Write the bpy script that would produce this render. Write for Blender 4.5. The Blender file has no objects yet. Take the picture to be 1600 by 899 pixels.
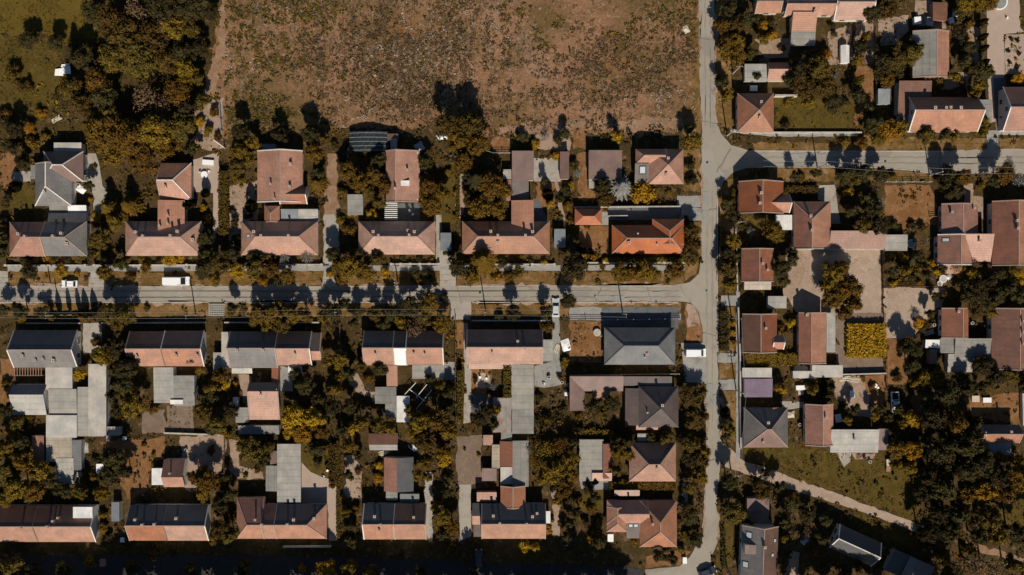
import bpy, math, random
from mathutils import Vector, Matrix
SC = bpy.context.scene
COL = SC.collection
RND = random.Random(7)
PI = math.pi
S = 0.15            # metres of ground per photo pixel
CAM_H = 250.0
CX, CY = 800.0, 449.5

def P(px, py, z=0.0):
    """map position (metres) of a photo pixel seen at height z"""
    k = S * (CAM_H - z) / CAM_H
    return ((px - CX) * k, (CY - py) * k)

# ------------------------------------------------------------------ materials
MATS = {}
def new_mat(name):
    m = bpy.data.materials.new(name); m.use_nodes = True
    nt = m.node_tree; nt.nodes.clear()
    out = nt.nodes.new('ShaderNodeOutputMaterial'); b = nt.nodes.new('ShaderNodeBsdfPrincipled')
    nt.links.new(b.outputs[0], out.inputs[0])
    MATS[name] = m
    return m, nt, b
def nd(nt, t, **kw):
    n = nt.nodes.new(t)
    for k, v in kw.items(): setattr(n, k, v)
    return n
def rgb(c): return (c[0], c[1], c[2], 1)
def ramp(nt, stops):
    r = nd(nt, 'ShaderNodeValToRGB'); e = r.color_ramp.elements
    while len(e) < len(stops): e.new(.5)
    for i, (p, c) in enumerate(stops):
        e[i].position = p; e[i].color = rgb(c) if not isinstance(c, float) else (c, c, c, 1)
    return r
def noise(nt, vec, scale, detail=4, rough=.55, dist=0):
    n = nd(nt, 'ShaderNodeTexNoise'); n.inputs['Scale'].default_value = scale
    n.inputs['Detail'].default_value = detail; n.inputs['Roughness'].default_value = rough
    n.inputs['Distortion'].default_value = dist
    nt.links.new(vec, n.inputs['Vector']); return n.outputs['Fac']
def mixc(nt, fac, a, b, mode='MIX'):
    m = nd(nt, 'ShaderNodeMix', data_type='RGBA', blend_type=mode)
    for i, v in ((0, fac), (6, a), (7, b)):
        if hasattr(v, 'is_linked') or isinstance(v, bpy.types.NodeSocket): nt.links.new(v, m.inputs[i])
        else: m.inputs[i].default_value = v if i == 0 else rgb(v)
    return m.outputs[2]
def mathn(nt, op, a, b=None):
    m = nd(nt, 'ShaderNodeMath', operation=op)
    for i, v in enumerate((a, b)):
        if v is None: continue
        if isinstance(v, bpy.types.NodeSocket): nt.links.new(v, m.inputs[i])
        else: m.inputs[i].default_value = v
    return m.outputs[0]
def sc(c, k): return tuple(min(1, x * k) for x in c)
def bump(nt, b, h, dist, strength=.6):
    bm = nd(nt, 'ShaderNodeBump'); bm.inputs['Strength'].default_value = strength
    bm.inputs['Distance'].default_value = dist
    nt.links.new(h, bm.inputs['Height']); nt.links.new(bm.outputs[0], b.inputs['Normal'])
def mapping(nt, vec, scale):
    m = nd(nt, 'ShaderNodeMapping'); m.inputs['Scale'].default_value = scale
    nt.links.new(vec, m.inputs[0]); return m.outputs[0]
def rand_vec(nt, vec):
    """texture vector shifted by the object's own random number"""
    oi = nd(nt, 'ShaderNodeObjectInfo'); a = nd(nt, 'ShaderNodeVectorMath', operation='ADD')
    s = nd(nt, 'ShaderNodeCombineXYZ')
    k = mathn(nt, 'MULTIPLY', oi.outputs['Random'], 173.0)
    nt.links.new(k, s.inputs[0]); nt.links.new(k, s.inputs[1])
    nt.links.new(vec, a.inputs[0]); nt.links.new(s.outputs[0], a.inputs[1])
    return a.outputs[0], oi.outputs['Random']

def roof_mat(name, c, kind='tile', dirt=.5, patch=None, var=.22):
    m, nt, b = new_mat(name)
    uv = nd(nt, 'ShaderNodeUVMap').outputs[0]
    v, rnd = rand_vec(nt, uv)
    big = noise(nt, v, .30, 4, .6); streak = noise(nt, mapping(nt, v, (1.3, .25, 1)), 1.0, 5, .7)
    fine = noise(nt, v, 1.9, 4, .8); moss = noise(nt, v, .75, 5, .72)
    col = mixc(nt, ramp_out(nt, big, .36, .66), sc(c, .74), (c[0] * 1.16, c[1] * 1.1, c[2] * 1.06))
    col = mixc(nt, mathn(nt, 'MULTIPLY', ramp_out(nt, streak, .46, .74), dirt), col, sc(c, .46))
    if patch:
        pn = noise(nt, mapping(nt, v, (.5, .35, 1)), .9, 2)
        col = mixc(nt, ramp_out(nt, pn, .6, .63), col, patch)
    if kind == 'tile':
        g_ = sum(c) / 3
        col = mixc(nt, mathn(nt, 'MULTIPLY', ramp_out(nt, moss, .56, .68), dirt * .9), col, (g_ * .62 + .01, g_ * .5 + .01, g_ * .42))
    col = mixc(nt, mathn(nt, 'MULTIPLY', ramp_out(nt, fine, .42, .66), .5 if kind == 'tile' else .3), col, sc(c, .55))
    sep = nd(nt, 'ShaderNodeSeparateXYZ'); nt.links.new(v, sep.inputs[0])
    if kind == 'tile':
        row = mathn(nt, 'FRACT', mathn(nt, 'MULTIPLY', sep.outputs[1], 1 / .42))
        cl = mathn(nt, 'FRACT', mathn(nt, 'MULTIPLY', sep.outputs[0], 1 / .3))
        col = mixc(nt, mathn(nt, 'MULTIPLY', mathn(nt, 'GREATER_THAN', row, .8), .35), col, sc(c, .4))
        bump(nt, b, mathn(nt, 'ADD', row, mathn(nt, 'MULTIPLY', mathn(nt, 'PINGPONG', cl, .5), 1.2)), .04, .5)
    elif kind == 'sheet':
        row = mathn(nt, 'FRACT', mathn(nt, 'MULTIPLY', sep.outputs[1], 1 / 1.55))
        cl = mathn(nt, 'FRACT', mathn(nt, 'MULTIPLY', sep.outputs[0], 1 / 1.02))
        e = mathn(nt, 'MAXIMUM', mathn(nt, 'GREATER_THAN', row, .88), mathn(nt, 'MULTIPLY', mathn(nt, 'GREATER_THAN', cl, .9), .22))
        # each sheet a little lighter or darker than the next one
        fl = nd(nt, 'ShaderNodeCombineXYZ')
        nt.links.new(mathn(nt, 'FLOOR', mathn(nt, 'MULTIPLY', sep.outputs[1], 1 / 1.55)), fl.inputs[0])
        nt.links.new(mathn(nt, 'FLOOR', mathn(nt, 'MULTIPLY', sep.outputs[0], 1 / 1.02)), fl.inputs[1])
        wn = nd(nt, 'ShaderNodeTexWhiteNoise'); nt.links.new(fl.outputs[0], wn.inputs[0])
        col = mixc(nt, mathn(nt, 'MULTIPLY', wn.outputs[0], .3), col, sc(c, .66))
        col = mixc(nt, mathn(nt, 'MULTIPLY', e, mathn(nt, 'MULTIPLY', streak, .8)), col, sc(c, .38))
        wv = mathn(nt, 'SINE', mathn(nt, 'MULTIPLY', sep.outputs[0], 36.0))
        bump(nt, b, wv, .02, .4)
    elif kind == 'seam':
        cl = mathn(nt, 'FRACT', mathn(nt, 'MULTIPLY', sep.outputs[0], 1 / .5))
        col = mixc(nt, mathn(nt, 'MULTIPLY', mathn(nt, 'GREATER_THAN', cl, .82), .3), col, sc(c, .55))
    hv = nd(nt, 'ShaderNodeHueSaturation')
    nt.links.new(mathn(nt, 'ADD', mathn(nt, 'MULTIPLY', rnd, var), 1 - var / 2), hv.inputs['Value'])
    nt.links.new(mathn(nt, 'ADD', mathn(nt, 'MULTIPLY', rnd, -.3), 1.15), hv.inputs['Saturation'])
    nt.links.new(col, hv.inputs['Color'])
    nt.links.new(hv.outputs[0], b.inputs['Base Color'])
    b.inputs['Roughness'].default_value = .52 if kind == 'tile' else .6
    b.inputs['Specular IOR Level'].default_value = .55 if kind == 'tile' else .4
    return m
def ramp_out(nt, fac, a, bb):
    mr = nd(nt, 'ShaderNodeMapRange', clamp=True)
    mr.inputs[1].default_value = a; mr.inputs[2].default_value = bb
    nt.links.new(fac, mr.inputs[0]); return mr.outputs[0]

def ground_mat(name, cols, scales=(.05, .35, 2.2), rough=.95, bmp=.06, spots=None):
    """cols: four colours mixed by noises of three sizes, in map coordinates"""
    m, nt, b = new_mat(name)
    v = nd(nt, 'ShaderNodeTexCoord').outputs['Object']
    n1 = noise(nt, v, scales[0], 5, .6, .6); n2 = noise(nt, v, scales[1], 5, .65, .4); n3 = noise(nt, v, scales[2], 4, .75)
    col = mixc(nt, ramp_out(nt, n1, .38, .62), cols[0], cols[1])
    col = mixc(nt, ramp_out(nt, n2, .45, .68), col, cols[2])
    col = mixc(nt, mathn(nt, 'MULTIPLY', ramp_out(nt, n3, .46, .68), .75), col, cols[3])
    if spots:
        for (scale, lo, hi, c, amt) in spots:
            ns = noise(nt, v, scale, 3, .6)
            col = mixc(nt, mathn(nt, 'MULTIPLY', ramp_out(nt, ns, lo, hi), amt), col, c)
    nt.links.new(col, b.inputs['Base Color']); b.inputs['Roughness'].default_value = rough
    b.inputs['Specular IOR Level'].default_value = .15
    bump(nt, b, mathn(nt, 'ADD', n3, n2), bmp, .7)
    return m
def plain(name, c, rough=.7, var=.15, metal=0, scale=1.5):
    m, nt, b = new_mat(name)
    v = nd(nt, 'ShaderNodeTexCoord').outputs['Object']; v, r = rand_vec(nt, v)
    n = noise(nt, v, scale, 4, .65)
    col = mixc(nt, ramp_out(nt, n, .35, .7), sc(c, 1 - var), sc(c, 1 + var))
    nt.links.new(col, b.inputs['Base Color']); b.inputs['Roughness'].default_value = rough
    b.inputs['Metallic'].default_value = metal; b.inputs['Specular IOR Level'].default_value = .3
    return m
def leaf_mat(name, a, bcol, dark):
    """leaves: light and dark clumps, each tree and each twig a little different"""
    m, nt, b = new_mat(name)
    v = nd(nt, 'ShaderNodeTexCoord').outputs['Object']; v, rnd = rand_vec(nt, v)
    n1 = noise(nt, v, 2.3, 2, .6); n2 = noise(nt, v, 14, 2, .6)
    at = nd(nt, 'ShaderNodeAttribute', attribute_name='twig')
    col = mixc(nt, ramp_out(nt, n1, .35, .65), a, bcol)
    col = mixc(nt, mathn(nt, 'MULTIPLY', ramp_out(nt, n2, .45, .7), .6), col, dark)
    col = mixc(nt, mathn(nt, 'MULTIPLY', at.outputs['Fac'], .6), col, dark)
    hv = nd(nt, 'ShaderNodeHueSaturation')
    nt.links.new(mathn(nt, 'ADD', mathn(nt, 'MULTIPLY', rnd, .5), .75), hv.inputs['Value'])
    nt.links.new(mathn(nt, 'ADD', mathn(nt, 'MULTIPLY', rnd, .03), .485), hv.inputs['Hue'])
    nt.links.new(col, hv.inputs['Color']); nt.links.new(hv.outputs[0], b.inputs['Base Color'])
    b.inputs['Roughness'].default_value = .75; b.inputs['Specular IOR Level'].default_value = .12
    return m
# roofs
roof_mat('pink', (.39, .185, .112), 'tile', .5, var=.3)
roof_mat('salmon', (.395, .215, .145), 'tile', .32)
roof_mat('red', (.31, .125, .07), 'tile', .5)
roof_mat('orange', (.43, .135, .05), 'tile', .25)
roof_mat('redbrown', (.25, .108, .068), 'tile', .55)
roof_mat('brown', (.15, .085, .06), 'tile', .4)
roof_mat('rust', (.20, .095, .06), 'tile', .8)
roof_mat('grey', (.17, .16, .15), 'tile', .5)
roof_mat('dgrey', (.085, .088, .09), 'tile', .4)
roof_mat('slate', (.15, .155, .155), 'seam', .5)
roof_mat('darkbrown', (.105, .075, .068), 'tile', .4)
roof_mat('lgrey', (.37, .355, .315), 'sheet', .45)
roof_mat('mgrey', (.25, .24, .215), 'sheet', .6)
roof_mat('pale', (.48, .455, .41), 'seam', .3, var=.1)
roof_mat('beige', (.42, .36, .28), 'sheet', .5)
roof_mat('mauve', (.20, .13, .112), 'seam', .2)
roof_mat('brownmetal', (.15, .12, .11), 'seam', .2)
roof_mat('bluegrey', (.19, .215, .235), 'seam', .35)
roof_mat('whiteroof', (.72, .72, .70), 'seam', .15, var=.05)
roof_mat('purple', (.175, .13, .185), 'seam', .2)
roof_mat('patchy', (.30, .27, .235), 'sheet', .6, patch=(.30, .12, .09))
plain('mortar', (.33, .235, .19), .9); plain('cap_dark', (.10, .095, .095), .8)
plain('verge_white', (.60, .55, .49), .75)
plain('wall_white', (.62, .59, .53), .85); plain('wall_cream', (.52, .45, .34), .85)
plain('wall_grey', (.36, .35, .32), .9); plain('wall_brick', (.30, .17, .12), .9)
plain('wood', (.20, .12, .07), .8); plain('chimney_brick', (.42, .33, .27), .9); plain('soot', (.03, .03, .03), .9)
plain('concrete', (.40, .37, .32), .9, .2, scale=.8); plain('metal_grey', (.35, .36, .37), .5, .1, .3)
plain('frame_white', (.75, .74, .72), .6, .05); plain('dark_iron', (.05, .05, .05), .6)
plain('plastic_white', (.78, .78, .76), .4, .05); plain('tarp_blue', (.08, .14, .20), .5)
plain('rubber', (.02, .02, .02), .8); plain('net_dark', (.018, .024, .028), .6, .4)
plain('pot', (.35, .14, .07), .8); plain('pool_water', (.24, .25, .22), .25, .15)
for n, c in (('car_white', (.80, .80, .79)), ('car_silver', (.50, .51, .52)), ('car_dark', (.03, .035, .045))):
    m = plain(n, c, .3, .03); m.node_tree.nodes['Principled BSDF'].inputs['Coat Weight'].default_value = .5
m, nt, b = new_mat('glass_dark'); b.inputs['Base Color'].default_value = (.02, .025, .03, 1); b.inputs['Roughness'].default_value = .08
m, nt, b = new_mat('glass_pale'); b.inputs['Base Color'].default_value = (.45, .50, .52, 1); b.inputs['Roughness'].default_value = .2
m, nt, b = new_mat('lamp_red'); b.inputs['Base Color'].default_value = (.4, .02, .02, 1)
m, nt, b = new_mat('lamp_clear'); b.inputs['Base Color'].default_value = (.8, .8, .75, 1)
# ground
ground_mat('g_base', [(.045, .030, .009), (.072, .045, .014), (.11, .065, .027), (.022, .016, .006)], (.05, .32, 1.6), bmp=.14,
           spots=[(.55, .58, .68, (.19, .125, .075), .6), (.16, .55, .66, (.030, .022, .008), .7)])
ground_mat('g_field', [(.19, .094, .042), (.275, .142, .074), (.11, .064, .021), (.33, .20, .135)], (.022, .14, 1.5), bmp=.25,
           spots=[(.045, .47, .60, (.100, .066, .020), .75), (.028, .54, .66, (.29, .185, .125), .65), (.06, .58, .66, (.23, .105, .040), .7), (.6, .56, .66, (.060, .040, .012), .8), (1.0, .60, .68, (.38, .285, .225), .7), (2.0, .57, .66, (.045, .032, .010), .6)])
ground_mat('g_meadow', [(.088, .060, .008), (.115, .076, .010), (.070, .049, .007), (.145, .088, .020)], (.05, .3, 2.0))
ground_mat('g_lawn', [(.082, .056, .009), (.066, .046, .008), (.120, .076, .018), (.048, .034, .008)], (.09, .5, 2.5))
ground_mat('g_drylawn', [(.215, .103, .042), (.165, .078, .026), (.27, .145, .07), (.12, .058, .02)], (.1, .45, 1.9), spots=[(.7, .62, .70, (.30, .20, .12), .5)])
ground_mat('g_verge', [(.175, .098, .030), (.105, .062, .015), (.25, .145, .065), (.085, .050, .013)], (.09, .3, 1.6), spots=[(.35, .60, .68, (.32, .215, .135), .6)])
ground_mat('g_dirt', [(.27, .185, .13), (.33, .235, .175), (.21, .14, .09), (.38, .28, .21)], (.07, .45, 2.4), spots=[(.5, .60, .68, (.09, .055, .02), .7)])
ground_mat('g_sand', [(.36, .27, .205), (.31, .225, .165), (.40, .31, .24), (.27, .19, .135)], (.08, .5, 2.4), spots=[(.6, .64, .70, (.13, .085, .045), .6)])
ground_mat('g_track', [(.27, .165, .10), (.22, .13, .075), (.32, .21, .14), (.16, .09, .045)], (.1, .5, 2.2))
ground_mat('g_soil', [(.19, .135, .10), (.16, .11, .08), (.23, .17, .125), (.13, .085, .06)], (.1, .5, 2.6))
ground_mat('g_road', [(.275, .243, .198), (.312, .276, .225), (.245, .218, .18), (.295, .262, .214)], (.035, .22, 2.5), bmp=.01,
           spots=[(.10, .56, .60, (.225, .205, .177), .8), (.8, .68, .72, (.19, .17, .15), .5), (.05, .60, .62, (.315, .29, .25), .6)])
ground_mat('g_pave', [(.31, .275, .235), (.355, .315, .265), (.25, .225, .19), (.375, .335, .285)], (.09, .5, 2.4), bmp=.02, spots=[(.4, .58, .68, (.19, .16, .125), .7)])
ground_mat('g_pinkpave', [(.36, .275, .22), (.385, .295, .235), (.33, .25, .20), (.37, .285, .225)], (.09, .5, 2.4), bmp=.01)
ground_mat('g_slab', [(.245, .235, .215), (.285, .27, .245), (.20, .193, .18), (.31, .295, .265)], (.1, .5, 2.4), bmp=.02, spots=[(.45, .58, .68, (.145, .135, .12), .7)])
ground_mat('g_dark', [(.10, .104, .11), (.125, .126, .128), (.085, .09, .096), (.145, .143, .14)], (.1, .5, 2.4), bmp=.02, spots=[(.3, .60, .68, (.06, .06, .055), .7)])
ground_mat('g_asphalt_shaded', [(.032, .033, .034), (.040, .040, .040), (.027, .028, .029), (.048, .046, .043)], (.1, .5, 2.4), bmp=.02)  # asphalt darkened further: the bottom street's tree shade is put into its colour
ground_mat('g_wear', [(.245, .217, .177), (.275, .243, .20), (.23, .204, .17), (.26, .23, .19)], (.1, .5, 2.4), bmp=.01)
ground_mat('g_crack', [(.15, .132, .108), (.17, .15, .122), (.13, .115, .095), (.16, .14, .115)], (.1, .5, 2.4), bmp=.01)
# foliage
leaf_mat('lf_mustard', (.205, .108, .009), (.122, .068, .008), (.040, .028, .005))
leaf_mat('lf_mid', (.128, .076, .010), (.078, .049, .008), (.030, .023, .006))
leaf_mat('lf_dark', (.066, .047, .010), (.043, .034, .010), (.018, .016, .007))
leaf_mat('lf_golden', (.40, .205, .008), (.29, .148, .007), (.085, .048, .006))
leaf_mat('lf_orange', (.42, .19, .010), (.33, .14, .010), (.12, .05, .008))
leaf_mat('lf_silver', (.27, .26, .23), (.20, .195, .175), (.07, .07, .065))
leaf_mat('lf_tan', (.24, .15, .075), (.17, .105, .05), (.06, .038, .018))
leaf_mat('lf_scrub', (.20, .135, .085), (.10, .068, .030), (.045, .032, .012))
leaf_mat('lf_palescrub', (.37, .285, .23), (.28, .20, .15), (.13, .085, .05))
plain('bark', (.085, .06, .04), .95, .3, scale=6)
# ------------------------------------------------------------------ mesh helpers
class MB:
    def __init__(s): s.v, s.f, s.m, s.mats = [], [], [], []
    def slot(s, mat):
        if mat not in s.mats: s.mats.append(mat)
        return s.mats.index(mat)
    def poly(s, pts, mat):
        i = len(s.v); s.v += [tuple(p) for p in pts]; s.f.append(tuple(range(i, i + len(pts)))); s.m.append(s.slot(mat))
    def prism(s, bot, top, mat, capb=True, capt=True):
        n = len(bot)
        for i in range(n):
            j = (i + 1) % n; s.poly([bot[i], bot[j], top[j], top[i]], mat)
        if capt: s.poly(top, mat)
        if capb: s.poly(bot[::-1], mat)
    def box(s, x0, y0, x1, y1, z0, z1, mat, capb=True):
        c = [(x0, y0), (x1, y0), (x1, y1), (x0, y1)]
        s.prism([(x, y, z0) for x, y in c], [(x, y, z1) for x, y in c], mat, capb)
    def slab(s, top, t, mat):
        """a sheet of thickness t under the polygon 'top' (counter-clockwise from above)"""
        s.prism([(x, y, z - t) for x, y, z in top], top, mat)
    def bar(s, a, b, w, h, mat):
        a, b = Vector(a), Vector(b); d = (b - a)
        if d.length < 1e-4: return
        d.normalize(); u = d.cross(Vector((0, 0, 1)))
        if u.length < 1e-3: u = Vector((1, 0, 0))
        u.normalize(); n = u.cross(d); u *= w / 2; n *= h / 2
        q = lambda p: [p - u - n, p + u - n, p + u + n, p - u + n]
        s.prism(q(b), q(a), mat)
    def tube(s, pts, rad, mat, n=6):
        rings = []
        for k, p in enumerate(pts):
            p = Vector(p); d = Vector(pts[min(k + 1, len(pts) - 1)]) - Vector(pts[max(k - 1, 0)]); d.normalize()
            u = d.cross(Vector((.3, .9, .2))).normalized(); w = d.cross(u)
            r = rad[k] if isinstance(rad, (list, tuple)) else rad
            rings.append([p + (u * math.cos(2 * PI * i / n) + w * math.sin(2 * PI * i / n)) * r for i in range(n)])
        for k in range(len(rings) - 1):
            for i in range(n):
                j = (i + 1) % n; s.poly([rings[k][i], rings[k][j], rings[k + 1][j], rings[k + 1][i]], mat)
        s.poly(rings[0][::-1], mat); s.poly(rings[-1], mat)
    def disc(s, x, y, z0, z1, r0, r1, mat, n=20):
        s.prism([(x + r0 * math.cos(2 * PI * i / n), y + r0 * math.sin(2 * PI * i / n), z0) for i in range(n)],
                [(x + r1 * math.cos(2 * PI * i / n), y + r1 * math.sin(2 * PI * i / n), z1) for i in range(n)], mat)
    def move(s, off):
        s.v = [(x - off[0], y - off[1], z - (off[2] if len(off) > 2 else 0)) for x, y, z in s.v]; return s
    def mesh(s, name):
        me = bpy.data.meshes.new(name); me.from_pydata(s.v, [], s.f)
        for m in s.mats: me.materials.append(MATS[m])
        me.polygons.foreach_set('material_index', s.m)
        return me
    def build(s, name, parent=None, uv=False, loc=None):
        me = s.mesh(name)
        if uv: add_uv(me)
        o = bpy.data.objects.new(name, me); COL.objects.link(o)
        if parent: o.parent = parent
        if loc: o.location = loc
        return o
def add_uv(me):
    l = me.uv_layers.new(name='UVMap'); me.update()
    Z = Vector((0, 0, 1))
    for p in me.polygons:
        n = p.normal; u = Z.cross(n)
        u = Vector((1, 0, 0)) if u.length < .02 else u.normalized()
        w = n.cross(u)
        for li in p.loop_indices:
            c = me.vertices[me.loops[li].vertex_index].co; l.data[li].uv = (c.dot(u), c.dot(w))
def tag(o, label=None, cat=None, group=None, kind=None):
    if label: o['label'] = label
    if cat: o['category'] = cat
    if group: o['group'] = group
    if kind: o['kind'] = kind
    return o
def empty(name, loc, rz=0):
    o = bpy.data.objects.new(name, None); COL.objects.link(o); o.location = loc; o.rotation_euler = (0, 0, rz)
    o.empty_display_size = .5
    return o
def copy_tree(src, loc, rz=0):
    r = src.copy(); COL.objects.link(r); r.location = loc; r.rotation_euler = (0, 0, rz)
    for ch in src.children:
        c = ch.copy(); COL.objects.link(c); c.parent = r
        for g in ch.children:
            d = g.copy(); COL.objects.link(d); d.parent = c
    return r

# ------------------------------------------------------------------ buildings
ANCH = []       # (reference phrase, x0, y0, x1, y1) in map metres
SHED_T = .12
def wing_geo(w):
    """corner heights of one wing: returns rect in metres, list of slopes (polygons, outline order) and caps"""
    x0, y0, x1, y1, kind, he, hr, mat = w[:8]
    o = w[8] if len(w) > 8 else {}
    zz = he if kind[0] in 'ghf' else (he + hr) / 2
    X0, Yt = P(x0, y0, zz); X1, Yb = P(x1, y1, zz)
    g = dict(X0=X0, X1=X1, Y0=Yb, Y1=Yt, he=he, hr=hr, kind=kind, o=o)
    A, B, C, D = (X0, Yb, he), (X1, Yb, he), (X1, Yt, he), (X0, Yt, he)   # bottom-left, bottom-right, top-right, top-left
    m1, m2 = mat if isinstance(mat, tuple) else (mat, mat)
    sl, caps = [], []
    me_ = o.get('me', m1)
    k = kind[0]
    if k in 'gh':
        ax = kind[1]; ends = kind[2:] or ('HH' if k == 'h' else 'GG')
        if ends in ('L', 'B'): ends = 'HG'
        if ends in ('R', 'T'): ends = 'GH'
        if ax == 'x':
            yr = P(0, o['r'], hr)[1] if 'r' in o else (Yb + Yt) / 2
            d = min((Yt - Yb) / 2 * o.get('hip', 1), (X1 - X0) / 2 - .05)
            xa = X0 + (d if ends[0] == 'H' else 0); xb = X1 - (d if ends[1] == 'H' else 0)
            R0, R1 = (xa, yr, hr), (xb, yr, hr)
            sl = [([A, B, R1, R0], m1), ([C, D, R0, R1], m2)]
            if ends[0] == 'H': sl.append(([D, A, R0], me_)); caps += [(D, R0), (A, R0)]
            if ends[1] == 'H': sl.append(([B, C, R1], me_)); caps += [(B, R1), (C, R1)]
            caps.append((R0, R1))
            g['verges'] = ([(A, R0), (D, R0)] if ends[0] == 'G' else []) + ([(B, R1), (C, R1)] if ends[1] == 'G' else [])
        else:
            xr = P(o['r'], 0, hr)[0] if 'r' in o else (X0 + X1) / 2
            d = min((X1 - X0) / 2 * o.get('hip', 1), (Yt - Yb) / 2 - .05)
            ya = Yb + (d if ends[0] == 'H' else 0); yb = Yt - (d if ends[1] == 'H' else 0)
            R0, R1 = (xr, ya, hr), (xr, yb, hr)
            sl = [([D, A, R0, R1], m1), ([B, C, R1, R0], m2)]
            if ends[0] == 'H': sl.append(([A, B, R0], m1)); caps += [(A, R0), (B, R0)]
            if ends[1] == 'H': sl.append(([C, D, R1], m2)); caps += [(C, R1), (D, R1)]
            caps.append((R0, R1))
            g['verges'] = ([(A, R0), (B, R0)] if ends[0] == 'G' else []) + ([(C, R1), (D, R1)] if ends[1] == 'G' else [])
        g.update(ax=ax, ends=ends, R0=R0, R1=R1)
    else:
        q = lambda p, z: (p[0], p[1], z)
        zA = zB = zC = zD = hr
        s = kind[1] if k == 's' else ''
        if s == 'B': zA = zB = he
        if s == 'T': zC = zD = he
        if s == 'L': zA = zD = he
        if s == 'R': zB = zC = he
        if k == 'f': zA = zB = zC = zD = he
        sl = [([q(A, zA), q(B, zB), q(C, zC), q(D, zD)], m1)]
        g.update(zs=(zA, zB, zC, zD)); g['verges'] = []
    g['slopes'] = sl; g['caps'] = caps
    return g
def roof_z(g, x, y):
    """height of the wing's roof over a point, None outside"""
    if not (g['X0'] <= x <= g['X1'] and g['Y0'] <= y <= g['Y1']): return None
    best = None
    for pts, _m in g['slopes']:
        a, b, c = Vector(pts[0]), Vector(pts[1]), Vector(pts[2])
        n = (b - a).cross(c - a)
        if abs(n.z) < 1e-6: continue
        z = a.z - ((x - a.x) * n.x + (y - a.y) * n.y) / n.z
        best = z if best is None else min(best, z)
    return best
WIN = {}
def window_mesh(w, h):
    if (w, h) not in WIN:
        f = MB(); f.box(-w / 2 - .08, -.05, w / 2 + .08, .05, -.08, h + .08, 'frame_white')
        p = MB(); p.box(-w / 2, -.075, -.03, -.02, 0, h, 'glass_dark'); p.box(.03, -.075, w / 2, -.02, 0, h, 'glass_dark')
        WIN[(w, h)] = (f.mesh('window'), p.mesh('pane'))
    return WIN[(w, h)]
def add_window(root, x, y, z, rz, w=1.2, h=1.3):
    fm, pm = window_mesh(w, h)
    f = bpy.data.objects.new('window', fm); COL.objects.link(f); f.parent = root; f.location = (x, y, z); f.rotation_euler = (0, 0, rz)
    p = bpy.data.objects.new('pane', pm); COL.objects.link(p); p.parent = f
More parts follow.
